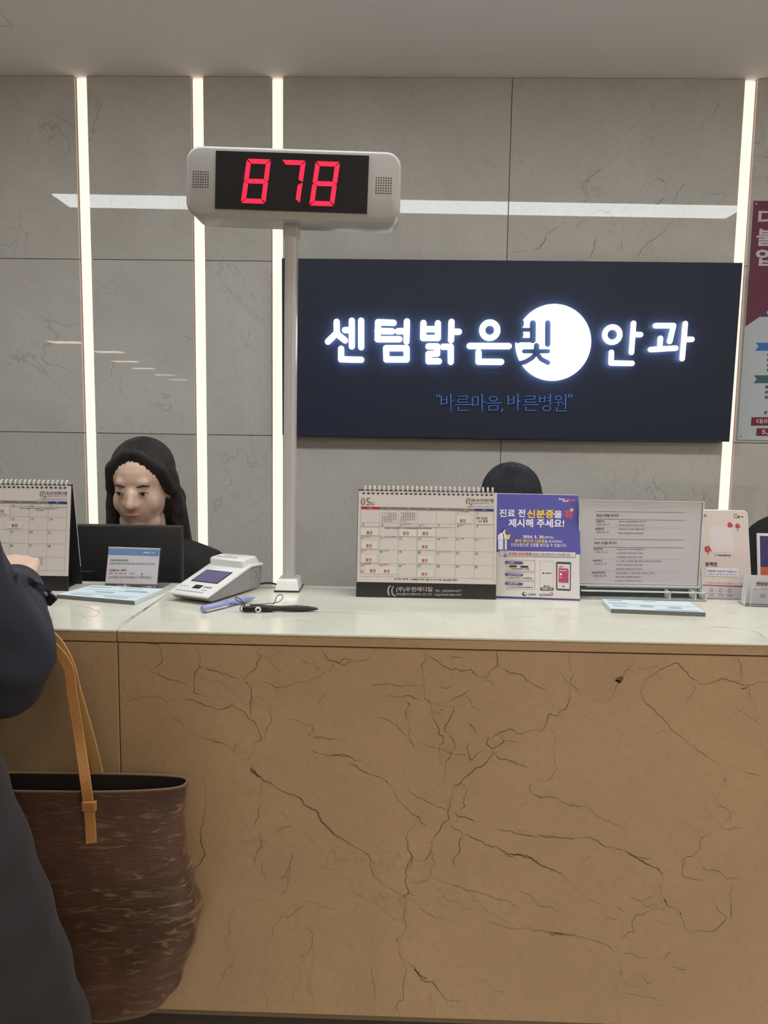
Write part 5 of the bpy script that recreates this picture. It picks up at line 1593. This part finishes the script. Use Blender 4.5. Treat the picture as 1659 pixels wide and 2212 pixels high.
def bl(p):
    p = Vector(p)
    return (p.x - bo_.x, p.y - bo_.y, p.z - bo_.z)
# front handle
yf0 = 1.052 - 0.040
F = [at(197, 1822, yf0 - 0.0045), at(195, 1780, yf0 + 0.0005), at(192, 1745, yf0 + 0.002), at(185, 1690, yf0 + 0.006), at(172, 1600, 1.045), at(156, 1500, 1.058), at(146, 1440, 1.064)]
top = [(-0.492, 1.068, 1.098), (-0.520, 1.072, 1.118), (-0.556, 1.074, 1.124), (-0.592, 1.072, 1.114), (-0.622, 1.068, 1.06), (-0.638, 1.05, 1.0), (-0.632, 1.02, 0.92), (-0.625, yf0 - 0.004, 0.815)]
fw = spline([bl(p) for p in F] + [bl(p) for p in top], 5)
MB().ribbon(fw, [0.0145] * len(fw), (1, 0.15, 0.1), 0.0034).build('front_strap', M_LEATHER, bag, bevel=0.0008, seg=1)
lp = at(193, 1741, yf0 + 0.001)
MB().box(-0.0098, 0.0098, -0.0042, 0.0035, -0.007, 0.007).build('strap_keeper', M_LEATHER, bag, bevel=0.0015).location = bl(lp)
# rear handle
yr0 = 1.052 + 0.034
G = [at(222, 1760, yr0 + 0.002), at(214, 1685, yr0 + 0.002), at(190, 1585, 1.085), at(164, 1495, 1.082), at(150, 1440, 1.080)]
top2 = [(-0.492, 1.084, 1.098), (-0.522, 1.085, 1.120), (-0.558, 1.085, 1.126), (-0.594, 1.085, 1.114), (-0.624, 1.084, 1.06), (-0.636, 1.085, 1.0), (-0.628, 1.085, 0.87)]
gw = spline([bl(p) for p in G] + [bl(p) for p in top2], 5)
MB().ribbon(gw, 0.0165, (1, 0.1, 0.1), 0.0034).build('rear_strap', mat('pale_tan_leather', (0.47, 0.27, 0.10), 0.5, bump=0.15, bscale=200, var=0.1), bag, bevel=0.0008, seg=1)

# ------------------------------------------------------------------ people
def face_parts(parent, c, k=1.0, yaw=0.0):
    """eyes, brows, lips on a head centred at c facing -y (rotated by yaw)"""
    R = Matrix.Rotation(yaw, 3, 'Z')
    def T(p):
        q = R @ Vector(p)
        return (c[0] + q.x, c[1] + q.y, c[2] + q.z)
    M_EYE = mat('eye_white', (0.75, 0.73, 0.70), 0.2)
    M_IRIS = mat('dark_iris', (0.02, 0.012, 0.01), 0.15)
    M_LIP = mat('lips', (0.50, 0.20, 0.18), 0.4)
    for s in (-1, 1):
        e = MB().ellipsoid(T((s * 0.031, -0.079, 0.006)), (0.0118, 0.006, 0.0042), 14, 8).build('eye', M_EYE, parent, smooth=True)
        MB().ellipsoid(T((s * 0.031, -0.0838, 0.0055)), (0.0046, 0.0022, 0.0042), 12, 8).build('iris', M_IRIS, e, smooth=True)
        MB().tube([T((s * 0.018, -0.0815, 0.0065)), T((s * 0.026, -0.0855, 0.0100)), T((s * 0.036, -0.0845, 0.0100)), T((s * 0.045, -0.0775, 0.0060))], [0.0008, 0.0015, 0.0015, 0.0007], 6).build('eyelash', M_HAIR, parent, smooth=True)
        MB().tube([T((s * 0.016, -0.0815, 0.022)), T((s * 0.031, -0.0805, 0.0265)), T((s * 0.046, -0.073, 0.023))], [0.0016, 0.0026, 0.0012], 8).build('eyebrow', M_HAIR, parent, smooth=True)
    MB().tube([T((-0.021, -0.083, -0.052)), T((-0.008, -0.0905, -0.050)), T((0, -0.0905, -0.051)), T((0.008, -0.0905, -0.050)), T((0.021, -0.083, -0.052))], [0.0015, 0.0045, 0.0042, 0.0045, 0.0015], 8).build('lips', M_LIP, parent, smooth=True)

def head_shapes(c, yaw=0.0):
    R = Matrix.Rotation(yaw, 3, 'Z')
    def T(p):
        q = R @ Vector(p)
        return Vector((c[0] + q.x, c[1] + q.y, c[2] + q.z))
    S = [('e', T((0, 0.012, 0.035)), (0.074, 0.092, 0.082), R), ('e', T((0, -0.014, -0.022)), (0.065, 0.074, 0.084), R), (T((-0.03, -0.03, -0.085)), 0.026, T((0.03, -0.03, -0.085)), 0.026),
         (T((0, -0.055, -0.088)), 0.020, T((0, -0.05, -0.085)), 0.020), (T((0, -0.082, 0.008)), 0.008, T((0, -0.098, -0.024)), 0.0115),
         (T((-0.011, -0.088, -0.027)), 0.0075, T((0.011, -0.088, -0.027)), 0.0075), (T((-0.030, -0.064, 0.030)), 0.0145, T((0.030, -0.064, 0.030)), 0.0145), (T((0, -0.075, -0.05)), 0.013, T((0, -0.075, -0.05)), 0.0135)]
    for s in (-1, 1):
        S.append(('e', T((s * 0.074, 0.012, -0.010)), (0.010, 0.018, 0.030), R))
        S.append(('e', T((s * 0.036, -0.046, -0.026)), (0.026, 0.026, 0.034), R))
    return S

def hand_shapes(w, d, up, side, curl=0.35, s=1.0):
    """palm and five fingers from wrist w along d; side = towards the thumb"""
    w, d, up, side = Vector(w), Vector(d).normalized(), Vector(up).normalized(), Vector(side).normalized()
    S = []
    for k in range(4):
        o = side * ((1.5 - k) * 0.0195 * s)
        kn = w + d * (0.088 - 0.004 * abs(k - 1.2)) * s + o
        S.append((w + d * 0.012 * s + o * 0.6, 0.015 * s, kn, 0.0115 * s))
        L = (0.074, 0.082, 0.076, 0.060)[k] * s
        d1 = (d - up * curl * 0.7).normalized(); d2 = (d - up * curl * 2.0).normalized(); d3 = (d - up * curl * 3.2).normalized()
        p1 = kn + d1 * L * 0.45; p2 = p1 + d2 * L * 0.32; p3 = p2 + d3 * L * 0.23
        S += [(kn, 0.0098 * s, p1, 0.0090 * s), (p1, 0.0090 * s, p2, 0.0082 * s), (p2, 0.0082 * s, p3, 0.0070 * s)]
    t0 = w + d * 0.028 * s + side * 0.026 * s
    t1 = t0 + (d * 0.6 + side * 0.75 - up * 0.25).normalized() * 0.038 * s
    t2 = t1 + (d * 0.85 + side * 0.3 - up * 0.35).normalized() * 0.030 * s
    S += [(w + d * 0.02 * s, 0.016 * s, t0, 0.0145 * s), (t0, 0.013 * s, t1, 0.0105 * s), (t1, 0.0100 * s, t2, 0.0082 * s)]
    return S

# --- the visitor in navy at the left edge
M_COAT = mat('navy_coat', (0.0095, 0.0112, 0.0255), 0.75, bump=0.12, bscale=160, sheen=0.03, var=0.12)
M_COATLOW = mat('charcoal_padded_coat', (0.015, 0.0138, 0.0185), 0.8, bump=0.15, bscale=140, sheen=0.04, var=0.12)
M_TROUSER = mat('black_trousers', (0.02, 0.02, 0.022), 0.85)
vx, vy = -0.645, 0.795
vis = thing('person', 'visitor in a navy coat standing at the left edge with one arm on the counter', 'person', (vx, vy, 0))
def vl(p):
    p = Vector(p)
    return Vector((p.x - vx, p.y - vy, p.z))
elbow = at(-2, 1418, 0.985)
wrist = at(34, 1276, 1.225)
wrist.z = max(wrist.z, ZT + 0.046)
shR = Vector((-0.566, 0.845, 1.368))
hd_c = Vector((-0.69, 0.845, 1.585))
sk = []
sk += [(vl(a), ra, vl(b), rb) for a, ra, b, rb in (
    ((vx, vy, 0.95), 0.13, (vx, vy, 1.15), 0.125), ((vx, vy + .01, 1.15), 0.125, (vx, vy + .01, 1.34), 0.10), ((vx - .1, vy, 0.93), 0.095, (vx + .1, vy, 0.93), 0.095),
    ((vx - .15, vy + .02, 1.37), 0.055, (vx + .09, vy + .04, 1.37), 0.055), ((vx, vy + .02, 1.38), 0.056, (hd_c.x, hd_c.y, 1.52), 0.052),
    (shR, 0.05, elbow, 0.04), (elbow, 0.04, wrist, 0.028),
    ((vx - .18, vy + .02, 1.36), 0.05, (vx - .25, vy + .05, 1.10), 0.04), ((vx - .25, vy + .05, 1.10), 0.04, (vx - .22, vy + .2, 0.92), 0.028),
    ((vx - .095, vy, 0.90), 0.085, (vx - .10, vy + .01, 0.50), 0.055), ((vx - .10, vy + .01, 0.50), 0.052, (vx - .10, vy - .01, 0.10), 0.036), ((vx - .10, vy - .01, 0.06), 0.036, (vx - .11, vy + .14, 0.045), 0.03),
    ((vx + .095, vy, 0.90), 0.085, (vx + .10, vy + .01, 0.50), 0.055), ((vx + .10, vy + .01, 0.50), 0.052, (vx + .10, vy - .01, 0.10), 0.036), ((vx + .10, vy - .01, 0.06), 0.036, (vx + .11, vy + .14, 0.045), 0.03))]
sk += head_shapes(vl(hd_c), math.radians(165))
fore = (wrist - elbow).normalized()
sk += hand_shapes(vl(wrist + fore * 0.012), (fore + Vector((0.0, 0, 0.13))), (0, -0.3, 1), (-1, 0.1, 0), 0.30, 0.92)
sk += hand_shapes(vl((vx - .22, vy + .215, 0.905)), (0.1, 0.5, -0.85), (-0.9, 0, 0), (0.2, 0.9, 0.3), 0.25, 0.92)
body = blob('body', sk, M_SKIN, vis, 0.006, 3)
face_parts(vis, vl(hd_c), yaw=math.radians(165))
R_ = Matrix.Rotation(math.radians(165), 3, 'Z')
hp = lambda p: vl(hd_c) + R_ @ Vector(p)
blob('hair', [('e', hp((0, 0.026, 0.044)), (0.087, 0.096, 0.090), R_), ('e', hp((0, 0.045, -0.01)), (0.085, 0.074, 0.095), R_), (hp((-0.072, 0.02, 0.02)), 0.022, hp((-0.078, 0.03, -0.09)), 0.018), (hp((0.072, 0.02, 0.02)), 0.022, hp((0.078, 0.03, -0.09)), 0.018)], M_HAIR, vis, 0.007, 3)
# upper coat with the bulky right sleeve
coat = [(vl(a), ra, vl(b), rb) for a, ra, b, rb in (
    ((vx - .02, vy, 1.06), 0.150, (vx - .02, vy, 1.20), 0.150), ((vx - .02, vy + .01, 1.2), 0.150, (vx, vy + .01, 1.33), 0.13), ((vx - .16, vy + .02, 1.37), 0.078, (vx + .085, vy + .03, 1.37), 0.078), ((vx, vy + .015, 1.40), 0.085, (hd_c.x, hd_c.y - .01, 1.455), 0.080),
    (shR, 0.080, elbow + Vector((-0.043, -0.045, 0.076)), 0.088), (elbow + Vector((-0.043, -0.045, 0.076)), 0.086, elbow + Vector((-0.012, 0, 0.006)), 0.081), (elbow + Vector((-0.012, 0, 0.006)), 0.081, elbow.lerp(wrist, 0.5) + Vector((0, 0, 0.016)), 0.054), (elbow.lerp(wrist, 0.5) + Vector((0, 0, 0.016)), 0.053, wrist - fore * 0.02, 0.0455),
    (elbow + Vector((-0.06, -0.02, -0.010)), 0.072, elbow + Vector((-0.01, 0, -0.012)), 0.074),
    ((vx - .19, vy + .02, 1.36), 0.08, (vx - .25, vy + .05, 1.10), 0.070), ((vx - .25, vy + .05, 1.10), 0.070, (vx - .22, vy + .19, 0.935), 0.05))]
cobj = blob('coat', coat, M_COAT, vis, 0.008, 5)
# creases in the sleeve
nrm_ = [v.normal.copy() for v in cobj.data.vertices]
for vtx, nv in zip(cobj.data.vertices, nrm_):
    p = vtx.co
    q = Vector((p.x + vx, p.y + vy, p.z))
    dl = (q - elbow).length
    if dl < 0.26:
        s_ = math.sin(55 * (q - elbow).dot(Vector((0.35, -0.5, 0.78))) + 5 * math.sin(16 * q.x + 7 * q.z))
        vtx.co += nv * (0.0035 * s_ * max(0, 1 - dl / 0.26))
# padded lower coat with quilting rolls
low = []
for z, hwx, hdy, cx_ in ((1.06, 0.196, 0.140, -0.01), (1.00, 0.222, 0.148, 0.0), (0.93, 0.244, 0.150, 0.003), (0.86, 0.264, 0.152, 0.006), (0.79, 0.282, 0.154, 0.009), (0.72, 0.298, 0.156, 0.012), (0.65, 0.310, 0.158, 0.014), (0.58, 0.316, 0.160, 0.015)):
    low.append(('e', (cx_ , 0, z), (hwx, hdy, 0.130)))
low.append(((0, 0, 1.03), 0.13, (0, 0, 0.62), 0.14))
blob('padded_coat_skirt', low, M_COATLOW, vis, 0.010, 24)['label'] = 'charcoal padded lower part of the coat'
legs = []
for s_ in (-1, 1):
    legs += [((s_ * .095, 0, 0.75), 0.10, (s_ * .10, .01, 0.48), 0.078), ((s_ * .10, .01, 0.48), 0.076, (s_ * .10, -.01, 0.10), 0.055)]
blob('trousers', legs, M_TROUSER, vis, 0.012, 3)
for s_ in (-1, 1):
    blob('shoe', [((s_ * .10, -.03, 0.045), 0.044, (s_ * .11, 0.15, 0.040), 0.038), ((s_ * .10, -.03, 0.02), 0.0195, (s_ * .11, 0.16, 0.02), 0.0195)], M_BLACKG, vis, 0.008, 2)
# cuff tab with two snaps, lying on the sleeve
from mathutils.bvhtree import BVHTree
tree = BVHTree.FromPolygons([v.co + Vector((vx, vy, 0)) for v in cobj.data.vertices], [tuple(p.vertices) for p in cobj.data.polygons])
def on_sleeve(px, py, lift, fallback):
    d = (at(px, py, 1.0) - CAM).normalized()
    h, nrm, _, dist = tree.ray_cast(CAM, d)
    if h is None or dist > 1.5:
        return CAM + d * fallback, fallback
    return CAM + d * (dist - lift), dist - lift
P, fb = [], 1.25
for q in ((34, 1257), (56, 1261), (78, 1271), (97, 1285), (108, 1294), (117, 1302)):
    p, fb = on_sleeve(*q, 0.003, fb)
    P.append(vl(p))
S_ = spline(P, 4)
MB().ribbon(S_, [0.0205] * (len(S_) - 3) + [0.020, 0.018, 0.014], (0.25, -0.30, 0.9), 0.0036).build('cuff_tab', mat('navy_cuff_tab', (0.016, 0.020, 0.042), 0.7), vis, bevel=0.0012, seg=2)
for q in ((50, 1260), (95, 1283)):
    p, fb = on_sleeve(*q, 0.0065, 1.25)
    MB().ellipsoid(vl(p), (0.0062, 0.0028, 0.0042), 14, 8, Matrix.Rotation(math.radians(28), 3, 'Y')).build('snap_button', mat('gunmetal_snap', (0.14, 0.15, 0.165), 0.35, metal=0.5), vis, smooth=True)

# --- seated staff
M_BLOUSE = M_DARKCL
def staff(label, c, pitch, hair_len, hair_mat, base):
    t = thing('person', label, 'person', base)
    o = Vector(base)
    L = lambda p: Vector(p) - o
    RX = Matrix.Rotation(pitch, 3, 'X')
    S = []
    for s in head_shapes((0, 0, 0)):
        if s[0] == 'e':
            S.append(('e', L(c) + RX @ Vector(s[1]), s[2], RX @ s[3]))
        else:
            S.append((L(c) + RX @ Vector(s[0]), s[1], L(c) + RX @ Vector(s[2]), s[3]))
    nk = L((c[0], c[1] + 0.035, c[2] - 0.165))
    S += [(L(c) + RX @ Vector((0, 0.02, -0.06)), 0.052, nk, 0.055), (nk + Vector((-.13, 0, -.05)), 0.05, nk + Vector((.13, 0, -.05)), 0.05), (nk + Vector((0, 0.01, -.12)), 0.11, nk + Vector((0, 0.02, -.50)), 0.125)]
    sh = nk + Vector((0, 0.0, -.065))
    for s_ in (-1, 1):
        e_ = sh + Vector((s_ * .235, -.03, -.20)); w_ = sh + Vector((s_ * .12, -.16, -.195))
        S += [(sh + Vector((s_ * .16, 0, 0)), 0.048, e_, 0.038), (e_, 0.037, w_, 0.026)]
        S += hand_shapes(w_ + Vector((0, -0.01, 0)), (-s_ * 0.15, -1, -0.12), (0, 0, 1), (-s_, 0, 0), 0.28, 0.88)
    hip = nk + Vector((0, 0.03, -.56))
    for s_ in (-1, 1):
        kn = hip + Vector((s_ * .11, -.40, 0.01)); an = kn + Vector((0, 0.06, -.43))
        S += [(hip + Vector((s_ * .09, 0, 0)), 0.085, kn, 0.055), (kn, 0.054, Vector((an.x, an.y, max(an.z, 0.05))), 0.036), (Vector((an.x, an.y, 0.045)), 0.036, Vector((an.x, an.y - 0.13, 0.04)), 0.03)]
    blob('body', S, M_SKIN, t, 0.0048, 4)
    fp = bpy.data.objects.new('face', None); C.objects.link(fp); fp.parent = t; fp.location = L(c); fp.rotation_euler = (pitch, 0, 0)
    face_parts(fp, (0, 0, 0))
    H = lambda p: L(c) + RX @ Vector(p)
    hs = [('e', H((0, 0.024, 0.048)), (0.0845, 0.0945, 0.0830), RX), ('e', H((0, 0.046, -0.01)), (0.088, 0.076, 0.105), RX)]
    if pitch < 0.3:
        for s_ in (-1, 1):
            hs += [(H((s_ * 0.012, -0.050, 0.104)), 0.016, H((s_ * 0.062, -0.034, 0.060)), 0.018), (H((s_ * 0.062, -0.034, 0.060)), 0.018, H((s_ * 0.080, -0.002, -0.005)), 0.016)]
    for s_ in (-1, 1):
        hs += [(H((s_ * 0.072, 0.012, 0.04)), 0.020, H((s_ * 0.086, 0.022, -0.05)), 0.021), (H((s_ * 0.086, 0.022, -0.05)), 0.023, H((s_ * 0.098, 0.03, -hair_len)), 0.021)]
    hs.append((H((-0.05, 0.06, -0.05)), 0.05, H((-0.05, 0.07, -hair_len + 0.02)), 0.035)); hs.append((H((0.05, 0.06, -0.05)), 0.05, H((0.05, 0.07, -hair_len + 0.02)), 0.035))
    hair = blob('hair', hs, hair_mat, t, 0.004, 9)
    cr = H((-0.006, 0.01, 0.12))
    nrm_ = [v.normal.copy() for v in hair.data.vertices]
    for vtx, nv in zip(hair.data.vertices, nrm_):          # comb grooves running down from the crown
        q = vtx.co - cr
        an = math.atan2(q.x, q.y)
        rr = math.hypot(q.x, q.y)
        vtx.co += nv * (min(1, rr / 0.03) * (0.0007 * math.sin(31 * an + 6 * q.z) + 0.0006 * math.sin(53 * an - 11 * q.z + 1.3) + 0.0005 * math.sin(83 * an + 2)))
    bl_ = [(nk + Vector((-.145, 0, -.062)), 0.062, nk + Vector((.145, 0, -.062)), 0.062), (nk + Vector((0, 0.01, -.10)), 0.125, nk + Vector((0, 0.02, -.52)), 0.150), (nk + Vector((-.06, 0.01, -.14)), 0.11, nk + Vector((.06, 0.01, -.14)), 0.11), (nk + Vector((0, 0.005, 0.0)), 0.058, nk + Vector((.15, 0, -.055)), 0.062), (nk + Vector((0, 0.005, 0.0)), 0.058, nk + Vector((-.15, 0, -.055)), 0.062)]
    for s_ in (-1, 1):
        e_ = sh + Vector((s_ * .235, -.03, -.20)); w_ = sh + Vector((s_ * .125, -.145, -.195))
        bl_ += [(sh + Vector((s_ * .165, 0, 0)), 0.066, e_, 0.055), (e_, 0.055, w_, 0.042)]
    blob('top', bl_, M_BLOUSE, t, 0.010, 4)
    tr = []
    for s_ in (-1, 1):
        kn = hip + Vector((s_ * .11, -.40, 0.01)); an = kn + Vector((0, 0.06, -.43))
        tr += [(hip + Vector((s_ * .09, 0.02, 0.02)), 0.10, kn, 0.072), (kn, 0.07, Vector((an.x, an.y, 0.12)), 0.05)]
    tr.append((hip + Vector((-.06, 0.03, 0.06)), 0.12, hip + Vector((.06, 0.03, 0.06)), 0.12))
    blob('trousers', tr, M_TROUSER, t, 0.012, 3)
    for s_ in (-1, 1):
        kn = hip + Vector((s_ * .11, -.40, 0.01))
        blob('shoe', [(Vector((kn.x, kn.y + 0.08, 0.042)), 0.040, Vector((kn.x, kn.y - 0.08, 0.036)), 0.034)], M_BLACKG, t, 0.009, 2)
    return t

def office_chair(label, x, y, top, wid, depth_sign=1, group='office chairs behind the counter'):
    """black swivel chair facing -y, backrest top at height top"""
    t = thing('office_chair', label, 'chair', (x, y, 0), group=group)
    M_FAB = mat('black_chair_fabric', (0.012, 0.013, 0.015), 0.85, bump=0.2, bscale=300)
    smooth_by_angle(MB().prism_xz([(a, b + top - 0.27) for a, b in rrect(wid, 0.54, 0.12)], 0.17, 0.24).build('backrest', M_FAB, t, bevel=0.02, seg=3), 40)
    smooth_by_angle(MB().box(-0.24, 0.24, -0.26, 0.17, 0.36, 0.43).build('seat', M_FAB, t, bevel=0.025, seg=3), 40)
    MB().tube([(0, 0.10, 0.35), (0, 0.27, 0.36), (0, 0.285, 0.50), (0, 0.25, top - 0.40)], 0.018, 10).build('back_support', M_BLACKG, t, smooth=True)
    MB().tube([(0, -0.02, 0.36), (0, -0.02, 0.09)], [0.03, 0.024], 14).build('gas_lift', M_BLACKG, t, smooth=True)
    for k in range(5):
        a = 2 * math.pi * k / 5 + 0.3
        e = (0.28 * math.cos(a), -0.02 + 0.28 * math.sin(a))
        MB().tube([(0, -0.02, 0.10), (e[0], e[1], 0.075)], [0.022, 0.014], 8).build('base_leg', M_BLACKG, t)
        MB().tube([(e[0] - 0.012, e[1], 0.028), (e[0] + 0.012, e[1], 0.028)], 0.0275, 14).build('castor', M_BLACK, t)
    return t

staff('staff member in black seated behind the monitor at the left', (-0.700, 2.08, 1.236), math.radians(11), 0.165, M_HAIR, (-0.700, 2.15, 0))
M_HAIR2 = hair_material('blue_black_hair', (0.016, 0.020, 0.029), -0.010, -0.085)
staff('staff member with dark hair bent down behind the middle calendar', (0.301, 2.20, 1.175), math.radians(26), 0.12, M_HAIR2, (0.301, 2.27, 0))
office_chair('black office chair peeking over the framed card at the right edge', 1.212, 2.07, 1.172, 0.47)

# ------------------------------------------------------------------ monitor at the left work place (seen from behind)
mo = at(388, 1139, 1.70)
t = thing('computer_monitor', 'black computer monitor seen from behind between left calendar and card terminal', 'monitor', (mo.x - 0.22, 1.70, 0.74))
zt_ = mo.z - 0.74
smooth_by_angle(MB().box(-0.22, 0.22, 0.0, 0.018, zt_ - 0.275, zt_).build('rear_shell', M_BLACK, t, bevel=0.003, seg=2), 40)
MB().box(-0.221, 0.221, 0.018, 0.024, zt_ - 0.276, zt_ + 0.001).build('bezel', mat('monitor_bezel', (0.10, 0.095, 0.10), 0.35), t)
MB().box(-0.21, 0.21, 0.0241, 0.0246, zt_ - 0.262, zt_ - 0.012).build('screen', mat('monitor_screen', (0.02, 0.02, 0.03), 0.15), t)
MB().box(-0.03, 0.03, -0.022, 0.0, zt_ - 0.20, zt_ - 0.10).build('mount', M_BLACK, t)
MB().box(-0.02, 0.02, -0.03, -0.016, 0.01, zt_ - 0.14).build('stand_neck', M_BLACK, t)
MB().box(-0.11, 0.11, -0.08, 0.09, 0.0, 0.012).build('stand_foot', M_BLACK, t, bevel=0.003)

# faint emitters need no light sampling of their own
for n_ in ('letter_side', 'blue_tagline', 'red_segment', 'purple_lcd'):
    bpy.data.materials[n_].cycles.emission_sampling = 'NONE'
